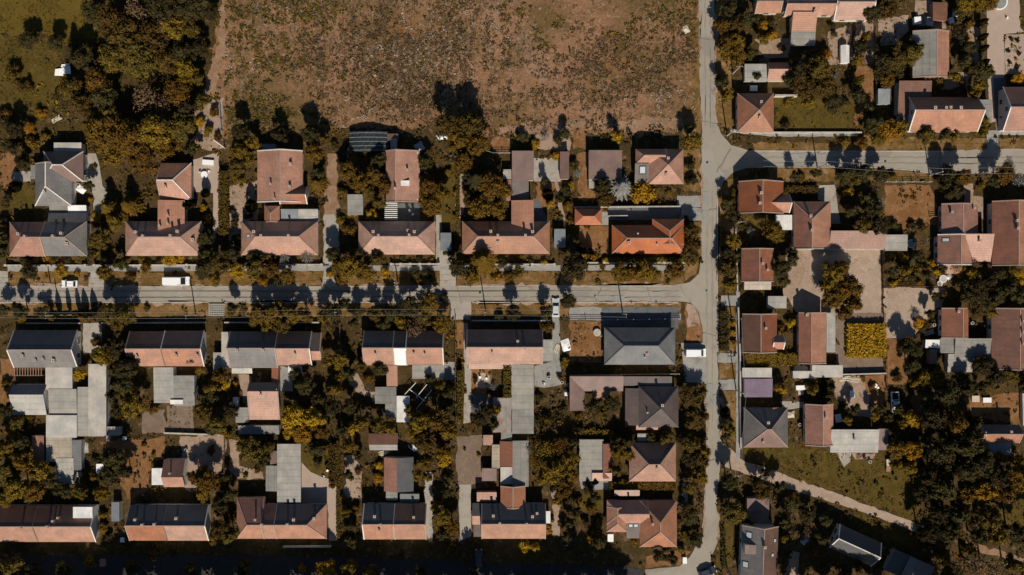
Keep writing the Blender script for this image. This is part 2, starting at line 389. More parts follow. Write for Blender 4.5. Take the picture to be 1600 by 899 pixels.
def bld(name, cat, ref, label, wall, wings, ch=(), sky=(), group=None, dorm=(), ang=0, flues=()):
    big = cat in ('house', 'duplex', 'barn')
    gs = [wing_geo(w) for w in wings]
    cx = sum((g['X0'] + g['X1']) / 2 for g in gs) / len(gs); cy = sum((g['Y0'] + g['Y1']) / 2 for g in gs) / len(gs)
    root = empty(name, (cx, cy, 0), math.radians(ang))
    tag(root, label, cat, group)
    ANCH.append((ref, min(g['X0'] for g in gs), min(g['Y0'] for g in gs), max(g['X1'] for g in gs), max(g['Y1'] for g in gs)))
    wm = MB(); roofs = []
    for i, (w, g) in enumerate(zip(wings, gs)):
        o = g['o']; k = g['kind'][0]
        t = .16 if big else .08
        ins = (.38 if big else .12) + i * .017
        z_off = i * .006
        r = MB()
        for pts, m in g['slopes']: r.slab([(x, y, z + z_off) for x, y, z in pts], t, m)
        tile = big and k in 'gh'
        if tile:
            vm = 'verge_white' if o.get('v') else 'mortar'
            for a, b in g['caps']: r.bar((a[0], a[1], a[2] + .03), (b[0], b[1], b[2] + .03), .24 if o.get('cw') else .17, .12, 'verge_white' if o.get('cw') else 'cap_dark' if w[7] in ('slate', 'darkbrown') else 'mortar')
            for a, b in g['verges']: r.bar((a[0], a[1], a[2] + .02), (b[0], b[1], b[2] + .02), .24, .2, vm)
        r.move((cx, cy)); ro = r.build('roof', root, uv=True); roofs.append(ro)
        wm_i = o.get('wall', wall)
        if wm_i == 'none': continue
        if wm_i == 'posts':
            for px_, py_ in ((g['X0'] + .2, g['Y0'] + .2), (g['X1'] - .2, g['Y0'] + .2), (g['X1'] - .2, g['Y1'] - .2), (g['X0'] + .2, g['Y1'] - .2)):
                pz = (roof_z(g, px_, py_) or g['he']) - t
                pm = MB(); pm.box(px_ - .07, py_ - .07, px_ + .07, py_ + .07, 0, pz, 'wood'); pm.move((cx, cy)).build('post', root)
            continue
        x0, x1, y0, y1 = g['X0'] + ins, g['X1'] - ins, g['Y0'] + ins, g['Y1'] - ins
        e0 = o.get('nin', '')       # no inset where the wing joins its neighbour
        if 'L' in e0: x0 = g['X0'] + .01
        if 'R' in e0: x1 = g['X1'] - .01
        if 'T' in e0: y1 = g['Y1'] - .01
        if 'B' in e0: y0 = g['Y0'] + .01
        zc = [(roof_z(g, a, b) or g['he']) - t - .02 + z_off for a, b in ((x0, y0), (x1, y0), (x1, y1), (x0, y1))]
        cs = [(x0, y0), (x1, y0), (x1, y1), (x0, y1)]
        wm.prism([(a, b, 0) for a, b in cs], [(a, b, z) for (a, b), z in zip(cs, zc)], wm_i)
        if k in 'gh':
            if g['ax'] == 'x':
                yr = g['R0'][1]
                for e, xx, s_ in ((0, x0, 1), (1, x1, -1)):
                    if g['ends'][e] == 'G':
                        q = [(xx, y0, zc[0]), (xx, y1, zc[0]), (xx, yr, g['hr'] - t - .04)]
                        wm.prism(q, [(a + s_ * .25, b, z) for a, b, z in q], wm_i)
            else:
                xr = g['R0'][0]
                for e, yy, s_ in ((0, y0, 1), (1, y1, -1)):
                    if g['ends'][e] == 'G':
                        q = [(x0, yy, zc[0]), (x1, yy, zc[0]), (xr, yy, g['hr'] - t - .04)]
                        wm.prism(q, [(a, b + s_ * .25, z) for a, b, z in q], wm_i)
        if big and o.get('win', i == 0):
            n = max(1, int((x1 - x0) / 3.4))
            for j in range(n):
                add_window(root, x0 + (j + .5) * (x1 - x0) / n - cx, y0 - cy - .03, 1.1, 0)
            for sd in ('L', 'R'):
                if sd in e0: continue
                if (sd == 'R') == (cx < 0):      # the gable that faces the middle of the settlement
                    xx = x1 + .03 if sd == 'R' else x0 - .03
                    for f in (.3, .7): add_window(root, xx - cx, y0 + f * (y1 - y0) - cy, 1.1, PI / 2 if sd == 'R' else -PI / 2, 1.0, 1.3)
                    if k == 'g' and g['kind'][1] == 'x': add_window(root, xx - cx, g['R0'][1] - cy, g['he'] + .6, PI / 2 if sd == 'R' else -PI / 2, 1.0, 1.2)
            d = MB(); xd = x0 + .32 * (x1 - x0) - cx; d.box(xd - .5, y1 - cy - .02, xd + .5, y1 - cy + .06, 0, 2.1, 'wood'); dr = d.build('door', root)
            h = MB(); h.box(xd + .34, y1 - cy + .06, xd + .4, y1 - cy + .12, 1.0, 1.12, 'metal_grey'); h.build('handle', dr)
    if wm.v: wm.move((cx, cy)).build('wall', root)
    def top_at(px, py):
        z, best = 5.0, None
        for _ in range(4):
            X, Y = P(px, py, z)
            c = [(roof_z(g, X, Y), i) for i, g in enumerate(gs) if roof_z(g, X, Y) is not None]
            if not c: break
            z, best = max(c)
        return X, Y, z, best or 0
    for c in ch:
        px, py = c[:2]; w = (c[2] if len(c) > 2 else .75) * .72
        X, Y, z, i = top_at(px, py); hh = c[3] if len(c) > 3 else 1.1
        X -= cx; Y -= cy
        m = MB(); m.box(X - w / 2, Y - w / 2, X + w / 2, Y + w / 2, z - .7, z + hh, 'chimney_brick')
        m.box(X - w / 2 - .05, Y - w / 2 - .05, X + w / 2 + .05, Y + w / 2 + .05, z + hh, z + hh + .12, 'chimney_brick')
        co = m.build('chimney', roofs[i])
        f = MB()
        f.box(X - w * .17, Y - w * .17, X + w * .17, Y + w * .17, z + hh + .12, z + hh + .19, 'soot')
        f.build('flue', co)
    for px, py in flues:
        X, Y, z, i = top_at(px, py); X -= cx; Y -= cy
        m = MB(); m.tube([(X, Y, z - .2), (X, Y, z + .9)], .13, 'metal_grey', 8); m.disc(X, Y, z + .95, z + 1.1, .26, .05, 'metal_grey', 10); m.build('vent_pipe', roofs[i])
    for px, py, w, d in sky:        # roof windows lie on the slope
        X, Y, z, i = top_at(px, py); g = gs[i]
        e = .3; zx = (roof_z(g, X + e, Y) or z) - (roof_z(g, X - e, Y) or z); zy = (roof_z(g, X, Y + e) or z) - (roof_z(g, X, Y - e) or z)
        q = lambda dx, dy, u: (X - cx + dx, Y - cy + dy, z + dx * zx / (2 * e) + dy * zy / (2 * e) + u)
        c = [(-w / 2, -d / 2), (w / 2, -d / 2), (w / 2, d / 2), (-w / 2, d / 2)]
        m = MB(); m.prism([q(a, b, -.05) for a, b in c], [q(a, b, .1) for a, b in c], 'dark_iron'); so = m.build('roof_window', roofs[i])
        m = MB(); c = [(a * .72, b * .72) for a, b in c]
        m.prism([q(a, b, .1) for a, b in c], [q(a, b, .125) for a, b in c], 'glass_pale'); m.build('pane', so)
    for (x0, y0, x1, y1, z1, mat) in dorm:      # box dormers
        A = P(x0, y1, z1); B = P(x1, y0, z1)
        m = MB(); m.box(A[0] - cx, A[1] - cy, B[0] - cx, B[1] - cy, 2.5, z1, 'wall_white'); do = m.build('dormer', root)
        m = MB(); m.box(A[0] - cx - .1, A[1] - cy - .1, B[0] - cx + .1, B[1] - cy + .1, z1, z1 + .1, mat); m.build('dormer_roof', do, uv=True)
    return root
# ------------------------------------------------------------------ buildings, wing = (left, top, right, bottom, kind, eave, ridge, roof)
H = 'house'
G_UP = 'houses along the upper side of the main street'; G_LO = 'houses along the lower side of the main street'
G_BOT = 'houses along the shaded bottom street'; G_E = 'houses of the right-hand block'
G_SHED = 'sheds and lean-tos in the back yards'
# upper row
bld(H, 'duplex', 'red-and-grey hipped duplex', 'long hipped duplex, left half red tile and right half grey, above the white car', 'wall_white',
    [(15, 347, 71, 401, 'hxL', 3.2, 6.2, 'red', dict(r=371, nin='R')), (71, 346, 136, 400.5, 'hxR', 3.2, 6.2, 'grey', dict(r=371, nin='L')), (75, 333, 135, 347, 'sT', 3.2, 3.9, 'dgrey')],
    ch=[(31, 366), (41, 369.5, .6), (85, 369, .6), (98, 365), (106, 381, .8, .7)], group=G_UP)
bld(H, 'house', 'mauve-brown house with a crossing grey roof', 'mauve-brown and grey house with two crossing roofs beside the wooded hollow', 'wall_white',
    [(68, 237, 130, 284, 'hx', 3.6, 7.0, 'mauve', dict(cw=1)), (55, 256, 112, 322, 'hyB', 3.6, 6.9, 'grey', dict(r=71, cw=1)), (48, 258, 70, 280, 'f', 3.0, 3, 'mgrey')], ch=[(72, 300, .5)])
bld('terrace', 'terrace', 'white walled terrace', 'white walled roof terrace behind the mauve-brown house', 'wall_white', [(84, 223, 127, 238, 'f', 3.0, 3, 'pale')])
bld('glass_lean_to', 'lean-to', 'white translucent lean-to', 'white translucent lean-to roof between the grey crossing house and the red-and-grey duplex', 'wall_grey', [(106, 321, 135, 336, 'sB', 2.5, 2.9, 'whiteroof')])
bld('lean_to', 'lean-to', 'striped grey lean-to', 'narrow striped grey lean-to left of the white translucent one', 'wall_grey', [(77, 321, 106, 333, 'sB', 2.4, 2.8, 'mgrey')])
bld(H, 'house', 'pink hipped house with the tall side wing', 'pink hipped street house with a narrow pink wing running up from its back', 'wall_cream',
    [(196, 346, 315, 400, 'hx', 3.2, 6.3, 'salmon', dict(r=370.6)), (248, 313, 287, 372, 'sR', 3.6, 5.0, 'pink')],
    ch=[(214, 363), (225, 369, .6), (268, 368.5, .6), (279, 362), (302, 375, .9, .7), (264, 337, .5), (251, 353, .5), (264, 350, .5)], group=G_UP)
bld(H, 'house', 'pink back house beside the pale courtyard', 'pink hipped back house with white ridge lines beside a pale paved courtyard', 'wall_cream',
    [(251, 255, 299, 312, 'hxR', 3.2, 6.0, 'pink', dict(cw=1))], ch=[(260, 292, .6)])
bld(H, 'house', 'pink hipped house with the small porch gable', 'pink hipped street house with a small square porch roof behind it', 'wall_cream',
    [(377, 346, 497, 399, 'hx', 3.2, 6.2, 'salmon', dict(r=370)), (413, 322, 437, 347, 'hyT', 2.8, 4.3, 'pink')],
    ch=[(398, 362.5), (409, 368.5, .6), (452, 368.5, .6)], sky=[(388, 369, 1.2, .9)], group=G_UP)
bld('veranda', 'veranda', 'striped veranda roof', 'translucent striped veranda roof right of the small porch gable', 'posts', [(439, 327, 466, 345, 'sB', 2.5, 2.9, 'bluegrey')])
bld('lean_to', 'lean-to', 'pale grey lean-to by the long drive', 'pale grey sheet lean-to between the striped veranda and the long drive', 'wall_grey', [(466, 327, 497, 345, 'sB', 2.5, 2.9, 'lgrey')])
bld(H, 'house', 'large pink gable house', 'large pink gable house with a white ridge band and a lower side gable', 'wall_white',
    [(402, 236, 473, 316, 'gy', 3.4, 6.2, 'pink', dict(v=1, r=438)), (438, 292, 480, 319, 'gx', 3.3, 5.6, 'pink', dict(v=1))],
    ch=[(455, 257, .7), (424, 288, .5), (430, 311, .4), (454, 292, .6)])
bld('shed', 'shed', 'small blue-grey shed above the large pink gable', 'small blue-grey shed at the top end of the large pink gable house', 'wall_grey', [(409, 225, 430, 237, 'sT', 2.3, 2.7, 'bluegrey')], group=G_SHED)
bld(H, 'house', 'pink hipped house beside the blue-grey garage', 'pink hipped street house left of a small blue-grey garage', 'wall_cream',
    [(560, 346, 680, 398, 'hx', 3.2, 6.2, 'salmon', dict(r=369.8))], ch=[(584, 362.5), (592, 368, .6), (638, 360.5, .6), (640, 367.5, .6), (648, 362.5)], group=G_UP)
bld(H, 'house', 'narrow pink house with a white dormer', 'narrow pink gable house with a white box dormer on its slope', 'wall_white',
    [(603, 236, 656, 316, 'gy', 3.3, 5.6, 'pink', dict(r=618))], ch=[(637, 266, .5), (618, 295, .6)], dorm=[(621, 283, 639, 290, 5.0, 'whiteroof')])
bld('pergola', 'pergola', 'white slatted pergola', 'white slatted pergola at the lower end of the narrow pink house', 'posts', [(601, 317 + 3.2 * i, 621, 318.4 + 3.2 * i, 'f', 2.6, 2.6, 'whiteroof', dict(wall='posts' if i in (0, 8) else 'none')) for i in range(9)])
bld('shed', 'shed', 'square pale garden shed', 'square pale-roofed garden shed among the mustard trees', 'wall_grey', [(543, 304, 567, 336, 'sB', 2.3, 2.6, 'mgrey')], group=G_SHED)
bld('shed', 'shed', 'slim white shed by the net canopy', 'slim white-roofed shed right of the dark net canopy', 'wall_grey', [(610, 217, 620, 235, 'sL', 2.2, 2.5, 'lgrey'), (605, 209, 622, 220, 'f', 2.1, 2.1, 'brown')], group=G_SHED)
bld('garage', 'garage', 'small blue-grey garage', 'small flat blue-grey garage at the top of a pale driveway', 'wall_grey', [(688, 364, 705, 392, 'f', 2.5, 2.5, 'bluegrey')])
bld(H, 'house', 'pink hipped house behind the spruce', 'pink hipped street house with a tiled wing behind it and a spruce in front', 'wall_cream',
    [(722, 346, 859, 397, 'hx', 3.2, 6.2, 'salmon', dict(r=369.8)), (799, 313, 834, 362, 'sL', 3.7, 5.0, 'pink')],
    ch=[(767, 362), (778, 368, .6), (821, 368, .6), (832, 362.5), (778, 379, .8, .7)], group=G_UP)
bld('workshop', 'workshop', 'mauve metal workshop', 'tall flat mauve metal workshop joined to a darker brown one below', 'wall_cream',
    [(800, 236, 834, 282, 'sB', 3.1, 3.4, 'mauve'), (800, 281.5, 826, 312, 'sB', 2.6, 3.0, 'brownmetal'), (786, 265, 800, 280, 'f', 2.2, 2, 'lgrey'), (791, 281, 800, 314, 'f', 2.3, 2, 'red')])
bld('shed', 'shed', 'narrow mauve shed', 'narrow mauve shed right of the concrete yard', 'wall_cream', [(875, 237, 889, 280, 'sL', 2.3, 2.7, 'mauve')], group=G_SHED)
bld('garage', 'garage', 'broad mauve garage', 'broad flat mauve garage with a silver spruce at its corner', 'wall_white', [(920, 235, 972, 280, 'sB', 3.1, 3.5, 'mauve'), (920, 280, 929, 294, 'f', 2.2, 2.2, 'lgrey')])
bld(H, 'house', 'pink corner house with a roof window', 'pink hipped corner house with a brown flat bay and a roof window', 'wall_cream',
    [(1013.5, 233, 1068, 288, 'hx', 3.3, 7.0, 'pink'), (993, 233, 1040, 257, 'hxL', 3.31, 5.9, 'pink', dict(v=1)), (992, 256, 1014, 286, 'sB', 3.1, 4.0, 'brownmetal', dict(win=False))],
    ch=[(1043, 248, .7), (1040.5, 273, .7)], sky=[(1004, 266, 1.6, 2.0)], group=G_UP)
bld(H, 'house', 'bright orange hipped house', 'bright orange tiled hipped house with a hipped back corner, near the road bend', 'wall_cream',
    [(956, 352, 1069, 396.5, 'hx', 3.3, 6.3, 'orange', dict(r=372.6)), (1019, 342.5, 1068.6, 382, 'hyT', 3.3, 6.25, 'orange', dict(win=False))],
    ch=[(982, 380, .9)], flues=[(996, 365), (1026, 382)], group=G_UP)
bld('pavilion', 'pavilion', 'little orange hipped pavilion', 'little orange hipped pavilion in the garden left of the orange house', 'wall_cream', [(898, 326, 940.5, 351.5, 'hx', 2.5, 4.3, 'orange')])
bld('garage', 'garage', 'flat blue-grey shed by the gable end', 'flat blue-grey shed below the small courtyard garden', 'wall_grey', [(866, 358, 883.5, 387, 'f', 2.4, 2.4, 'bluegrey')])
# top right block
bld(H, 'house', 'small pink gable at the top edge', 'small pink gable house cut by the top edge left of a white wall', 'wall_cream', [(1180, -12, 1219, 20.5, 'gx', 3.3, 5.8, 'pink', dict(r=2))], group=G_E)
bld(H, 'house', 'pink T-shaped house at the top edge', 'pink T-shaped house at the top edge with a grey sheet annexe', 'wall_cream',
    [(1226, -14, 1306, 24, 'gx', 3.4, 6.2, 'pink', dict(r=6)), (1238, 20, 1276, 48, 'sB', 3.2, 4.9, 'pink'), (1236, 47.5, 1274, 71, 'sB', 2.6, 3.2, 'mgrey')], ch=[(1272, 19, .7)], group=G_E)
bld(H, 'house', 'pale pink house with a white eave', 'pale pink house with a white eave line at the top edge', 'wall_white', [(1303, -26, 1362, 31.5, 'gx', 3.3, 6.2, 'salmon', dict(r=3, v=1))], group=G_E)
bld('garage', 'garage', 'pale square garage', 'pale square flat garage above the pyramid-roofed house', 'wall_grey', [(1163.5, 100, 1200, 127, 'f', 2.5, 2.5, 'lgrey')])
bld('shed', 'shed', 'small pink gabled outbuilding', 'small pink gabled outbuilding right of the pale square garage', 'wall_cream', [(1199, 98, 1232, 126, 'gx', 2.5, 4.2, 'pink', dict(r=108))], group=G_SHED)
bld(H, 'house', 'pink pyramid-roofed house', 'square pink house with a pyramid roof at the road fork', 'wall_white', [(1152, 146, 1209, 207, 'hx', 3.6, 7.4, 'pink')], ch=[(1188, 160, .6), (1186, 184, .6)], group=G_E)
bld('barn', 'barn', 'long shed half grey and half pink', 'long gabled shed, left slope pale grey sheet and right slope pink', 'wall_brick', [(1426, 49, 1483, 121, 'gy', 3.0, 4.6, ('mgrey', 'pink'), dict(r=1464, win=False))])
bld('shed', 'shed', 'rusty brown barn', 'rusty brown sheet barn behind the long pink gable', 'wall_grey', [(1404, 127, 1455, 178, 'sB', 2.8, 3.8, 'rust'), (1405, 178, 1417, 193, 'f', 2.4, 2.4, 'mgrey')])
bld(H, 'house', 'long pink gable with four chimneys', 'long gabled house with four chimneys along its dark back slope', 'wall_white', [(1420, 152, 1527, 206, 'gx', 3.8, 8.0, 'pink', dict(v=1, r=172))],
    ch=[(1460, 169, .8, .6), (1477, 169, .7, .6), (1484, 168.5, .7, .6), (1500, 169, .8, .6)], group=G_E)
bld('carport', 'carport', 'grey sheet carport', 'grey sheet carport between the two tall pink gables', 'posts', [(1528, 156, 1550, 192, 'sB', 2.4, 2.7, 'mgrey')])
bld(H, 'house', 'red gable at the right edge', 'tall red gable house cut by the right edge with a white side wall', 'wall_white', [(1567, 136, 1650, 205, 'gx', 3.4, 7.4, 'red', dict(v=1, r=167.5))], group=G_E)
bld('greenhouse', 'greenhouse', 'white tunnel greenhouse', 'white rounded tunnel greenhouse near the orange-yellow bush', 'frame_white', [(1313.5, 71, 1327, 99, 'gy', 1.6, 2.3, 'whiteroof')])
bld('shed', 'shed', 'pale glazed shed', 'pale glazed shed under the mustard tree left of the rusty barn', 'wall_grey', [(1372, 139, 1391, 163, 'sB', 2.1, 2.4, 'bluegrey')], group=G_SHED)
bld('shed', 'shed', 'brick-red yard shed', 'brick-red sheet shed at the top of the yard with white crates', 'wall_brick', [(1457, 4, 1481, 32, 'sR', 2.3, 2.8, 'rust')], group=G_SHED)
# right block
bld(H, 'house', 'redbrown gable at the street junction', 'redbrown gable house at the junction casting a pointed shadow on the road', 'wall_white',
    [(1154, 284, 1224, 333.5, 'gy', 3.5, 7.6, 'red', dict(r=1192)), (1200, 304, 1233, 332.5, 'gx', 3.3, 5.9, 'pink', dict(v=1))], ch=[(1188, 302, .7), (1186, 318, .7)], group=G_E)
bld('carport', 'carport', 'white flat carport', 'white flat carport between the junction house and the long redbrown roof', 'posts', [(1212, 336, 1240, 359.5, 'f', 2.5, 2.5, 'whiteroof')])
bld(H, 'house', 'long redbrown house with a side wing', 'long redbrown house hipped at the top with a low red wing to its right', 'wall_white',
    [(1240, 315, 1298, 389, 'hyT', 3.3, 6.3, ('redbrown', 'pink'), dict(r=1269)), (1297, 361, 1384, 389, 'sB', 2.9, 4.2, 'redbrown')], ch=[(1265, 338, .7), (1267, 360, .7)], group=G_E)
bld(H, 'house', 'small redbrown gable above the crate', 'small redbrown gable house with two chimneys and a beige porch', 'wall_cream', [(1158.5, 389, 1208.5, 440, 'gy', 3.2, 5.8, ('redbrown', 'red'), dict(r=1187))], ch=[(1190, 412, .6), (1198, 422, .6)], group=G_E)
bld('porch', 'porch', 'beige porch roof', 'beige porch roof below the small redbrown gable', 'posts', [(1163, 440.5, 1205, 453, 'sB', 2.3, 2.6, 'beige')])
bld('shed', 'shed', 'pale square hut', 'pale square flat hut between two redbrown gable houses', 'wall_grey', [(1200, 463, 1229, 482, 'f', 2.2, 2.2, 'lgrey')], group=G_SHED)
bld('shed', 'shed', 'pale sheet shed by the bare yard', 'pale sheet shed at the end of the low red wing', 'wall_grey', [(1383, 367, 1418, 392, 'sB', 2.3, 2.6, 'lgrey')], group=G_SHED)
bld(H, 'house', 'brown gable with a worn grey patch', 'brown gable house with a worn pale patch and a tiny side gable', 'wall_white', [(1160, 491, 1214, 551, 'gy', 3.2, 5.7, ('brown', 'redbrown'), dict(r=1189)), (1207, 524, 1224, 546, 'gx', 3.1, 4.6, 'pink', dict(v=1, win=False))], ch=[(1195, 513, .6)], group=G_E)
bld(H, 'house', 'bright red gable with a grey lean-to', 'bright red gable house with a pale grey lean-to along its right side', 'wall_white', [(1248, 489, 1291, 568, 'gy', 3.2, 5.2, ('red', 'pink'), dict(r=1268)), (1291, 489, 1306, 551, 'sR', 2.5, 2.9, 'lgrey')], ch=[(1259, 492, .7)], group=G_E)
bld('shed', 'shed', 'pale flat shed above the purple roof', 'pale flat shed just above the purple roof', 'wall_white', [(1160, 575, 1206, 590, 'f', 2.6, 2.6, 'pale')], group=G_SHED)
bld('shed', 'shed', 'purple flat roof', 'shed with a flat purple sheet roof', 'wall_white', [(1163, 592, 1207, 621, 'sB', 2.4, 2.7, 'purple')])
bld('shed', 'shed', 'long pale flat outbuilding', 'long low pale outbuilding below the bright red gable', 'wall_white', [(1269, 571, 1317, 590, 'f', 2.4, 2.4, 'pale'), (1239, 580, 1269, 591, 'f', 2.38, 2.4, 'pale')], group=G_SHED)
bld(H, 'house', 'dark grey hip beside the rough grass', 'dark grey hipped house with a pinkish lower slope beside rough grass', 'wall_white', [(1162, 637, 1231, 699.5, 'hx', 3.3, 6.9, ('mauve', 'dgrey'), dict(me='grey')), (1207, 637, 1228, 658, 'sR', 3.0, 3.6, 'redbrown')], ch=[(1199, 660, .7), (1191, 690, .5)], group=G_E)
bld(H, 'house', 'pink-red gable next to the large pale roof', 'pink-red gable house left of the large pale sheet roof', 'wall_white', [(1258, 632, 1302, 696, 'gy', 3.2, 5.2, ('redbrown', 'pink'), dict(r=1286))], ch=[(1289, 652, .6)], group=G_E)
bld('barn', 'barn', 'large pale sheet roof', 'large pale sheet-roofed barn with a mauve lean-to on its right', 'wall_grey', [(1298, 671, 1373, 708, 'sB', 3.0, 4.0, 'lgrey'), (1372, 670, 1388, 704, 'sB', 2.7, 3.2, 'mauve')], ch=[(1334, 685, .5)])
bld(H, 'house', 'redbrown house with white verges', 'redbrown house with white verges, a roof window and three roof sections', 'wall_white',
    [(1465, 367, 1520, 414, 'gy', 3.3, 6.0, ('redbrown', 'pink'), dict(r=1502, v=1)), (1506, 366, 1551, 409, 'sB', 3.1, 5.2, 'pink'), (1476, 413, 1503, 428, 'sB', 2.6, 3.2, 'pink')], ch=[(1529, 376, .6)], sky=[(1477.5, 375, 1.6, .9)], group=G_E)
bld(H, 'house', 'shaded redbrown gable', 'low redbrown gable half in the shadow of the house below it', 'wall_grey', [(1471, 319, 1528, 364, 'gy', 3.0, 5.0, 'redbrown', dict(r=1505))], ch=[(1485, 332, .6), (1520, 326, .6)], group=G_E)
bld('barn', 'barn', 'big brown gable by the right edge', 'big weathered brown gable at the right edge with two dark smoke stains', 'wall_white', [(1550, 315, 1650, 415, 'gy', 3.5, 7.0, ('redbrown', 'pink'), dict(r=1592))], ch=[(1587, 345, .7), (1588, 357, .7)], group=G_E)
bld(H, 'house', 'small redbrown gable above the grey sheds', 'small redbrown gable above the cluster of grey sheet sheds', 'wall_white', [(1471, 482, 1513, 528, 'gy', 3.0, 4.6, ('redbrown', 'pink'), dict(r=1505))], ch=[(1495, 487, .7)], group=G_E)
bld('barn', 'barn', 'long brown gable below the dark trees', 'long rusty brown gable at the right edge below the dark trees', 'wall_white', [(1549, 482, 1645, 577, 'gy', 3.3, 6.4, ('rust', 'redbrown'), dict(r=1594))], ch=[(1596, 502, .6), (1596, 519, .6), (1596, 537, .6)], group=G_E)
bld('shed', 'shed', 'cluster of grey sheet sheds', 'rambling grey sheet shed of several joined roofs', 'wall_grey', [(1469, 529, 1492, 552, 'f', 2.6, 2.6, 'mgrey'), (1492, 529, 1551, 560, 'sB', 2.7, 3.4, 'mgrey'), (1481, 553, 1520, 582, 'sB', 2.2, 2.75, 'lgrey')])
bld('shed', 'shed', 'white ridged shed', 'little white ridged shed at the left of the grey sheet sheds', 'wall_grey', [(1446, 531, 1469, 544, 'sB', 2.2, 2.5, 'whiteroof')], group=G_SHED)
bld('shed', 'shed', 'little brick-red hut', 'little brick-red hut below the white ridged shed', 'wall_brick', [(1452, 546, 1464, 569, 'sB', 2.0, 2.4, 'rust')], group=G_SHED)
bld(H, 'house', 'dark gable with a pink strip', 'dark gable house with a pink lower slope and a blue-grey lean-to', 'wall_white', [(1533, 664, 1592, 692.5, 'gx', 3.2, 5.2, ('pink', 'dgrey'), dict(r=679)), (1544, 692, 1580, 712, 'sB', 2.6, 3.0, 'bluegrey')], ch=[(1577, 674, .6)], group=G_E)
bld(H, 'house', 'tall grey house with a roof dormer', 'tall grey-brown gable house with a dormer and roof windows at the bottom edge', 'wall_white', [(1158, 822, 1215, 912, 'gy', 4.2, 7.8, ('grey', 'brown'), dict(r=1193))],
    ch=[(1193, 854, .7)], sky=[(1169, 837, 1.3, 1.6), (1165, 883, 1.3, 1.6), (1210, 844, .8, .9), (1207, 867, .8, .9)], dorm=[(1164, 853, 1180, 866, 6.6, 'mauve')], ang=-2, group=G_E)
bld('shed', 'shed', 'mauve flat shed among the trees', 'mauve flat shed under trees above the tall grey house', 'wall_brick', [(1167, 779, 1202, 799, 'sR', 2.4, 2.8, 'mauve')], group=G_SHED)
bld(H, 'house', 'dark slanting house with a white gable', 'dark-roofed house set at a slant with a white gable end', 'wall_white', [(1301, 832, 1372, 872, 'gx', 3.2, 6.2, 'dgrey', dict(cw=1, v=1))], ang=-24.5, group=G_E)
bld('shed', 'shed', 'slanting grey double shed', 'grey double shed set at a slant at the bottom edge', 'wall_grey', [(1388, 869, 1413, 905, 'sB', 2.3, 2.7, 'dgrey'), (1414, 869, 1456, 905, 'sB', 2.6, 3.0, 'mgrey')], ang=-24.5)
# lower side of the main street
bld(H, 'house', 'grey gable with a white end wall', 'long grey gable house with white end walls below the row of cypresses', 'wall_white', [(22, 516, 121, 574.5, 'gx', 3.1, 6.6, ('grey', 'dgrey'), dict(v=1, r=547))], ch=[(38, 556, .7), (86, 563, .9), (58, 563, .5), (70, 561, .5)], group=G_LO)
bld('workshop', 'workshop', 'rambling pale flat-roofed workshop', 'rambling pale workshop of many joined flat roofs behind the grey gable', 'wall_grey',
    [(71, 574, 113, 609, 'f', 2.9, 2.9, 'pale'), (76, 608, 120, 649, 'sB', 2.6, 3.0, 'lgrey'), (121, 605, 139, 682, 'f', 2.7, 2.7, 'lgrey'), (138, 569, 166, 682, 'f', 3.1, 3.1, 'pale'), (72, 649, 120, 684, 'f', 3.0, 3.0, 'pale')])
bld('shed', 'shed', 'pale gable with a bluish slope', 'pale sheet gable with a bluish back slope left of the rambling workshop', 'wall_white', [(20, 601, 73, 648.5, 'gx', 2.9, 4.9, ('lgrey', 'slate'), dict(v=1, r=617))])
bld('shed', 'shed', 'long beige sheet shed', 'long beige sheet shed running down from the rambling workshop', 'wall_grey', [(72, 684, 112, 722, 'f', 2.5, 2.5, 'beige'), (88, 716, 115, 756, 'sB', 2.3, 2.6, 'lgrey')], group=G_SHED)
bld('shed', 'shed', 'ribbed dark grey shed', 'ribbed dark grey shed right of the long beige one', 'wall_grey', [(112, 688, 127, 735, 'sR', 2.2, 2.5, 'slate')], group=G_SHED)
bld('shed', 'shed', 'brick-red lean-to in the trees', 'brick-red lean-to left of the long beige shed', 'wall_brick', [(49, 681, 69, 724, 'sL', 2.2, 2.6, 'red')], group=G_SHED)
bld('shed', 'shed', 'small pale hut by the workshop', 'small pale hut at the lower right corner of the rambling workshop', 'wall_grey', [(166.5, 667, 187, 681, 'f', 2.2, 2.2, 'beige')], group=G_SHED)
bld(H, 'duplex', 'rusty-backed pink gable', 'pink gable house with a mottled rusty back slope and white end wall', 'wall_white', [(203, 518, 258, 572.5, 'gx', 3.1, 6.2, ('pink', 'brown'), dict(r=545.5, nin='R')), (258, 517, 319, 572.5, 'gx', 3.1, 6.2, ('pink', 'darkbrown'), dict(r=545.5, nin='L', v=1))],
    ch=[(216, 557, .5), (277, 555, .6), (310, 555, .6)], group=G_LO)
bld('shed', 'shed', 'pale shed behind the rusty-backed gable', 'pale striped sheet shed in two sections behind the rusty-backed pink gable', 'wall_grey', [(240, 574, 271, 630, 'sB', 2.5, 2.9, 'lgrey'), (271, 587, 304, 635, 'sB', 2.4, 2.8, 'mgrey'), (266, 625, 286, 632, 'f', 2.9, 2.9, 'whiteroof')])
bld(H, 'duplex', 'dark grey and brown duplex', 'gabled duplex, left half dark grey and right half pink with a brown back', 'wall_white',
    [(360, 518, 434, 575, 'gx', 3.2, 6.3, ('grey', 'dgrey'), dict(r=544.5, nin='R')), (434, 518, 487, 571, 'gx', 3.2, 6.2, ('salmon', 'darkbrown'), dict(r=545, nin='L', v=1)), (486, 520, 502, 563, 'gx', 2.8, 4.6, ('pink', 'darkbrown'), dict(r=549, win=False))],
    ch=[(372, 547, .7), (412, 547, .7), (462, 553, .5)], group=G_LO)
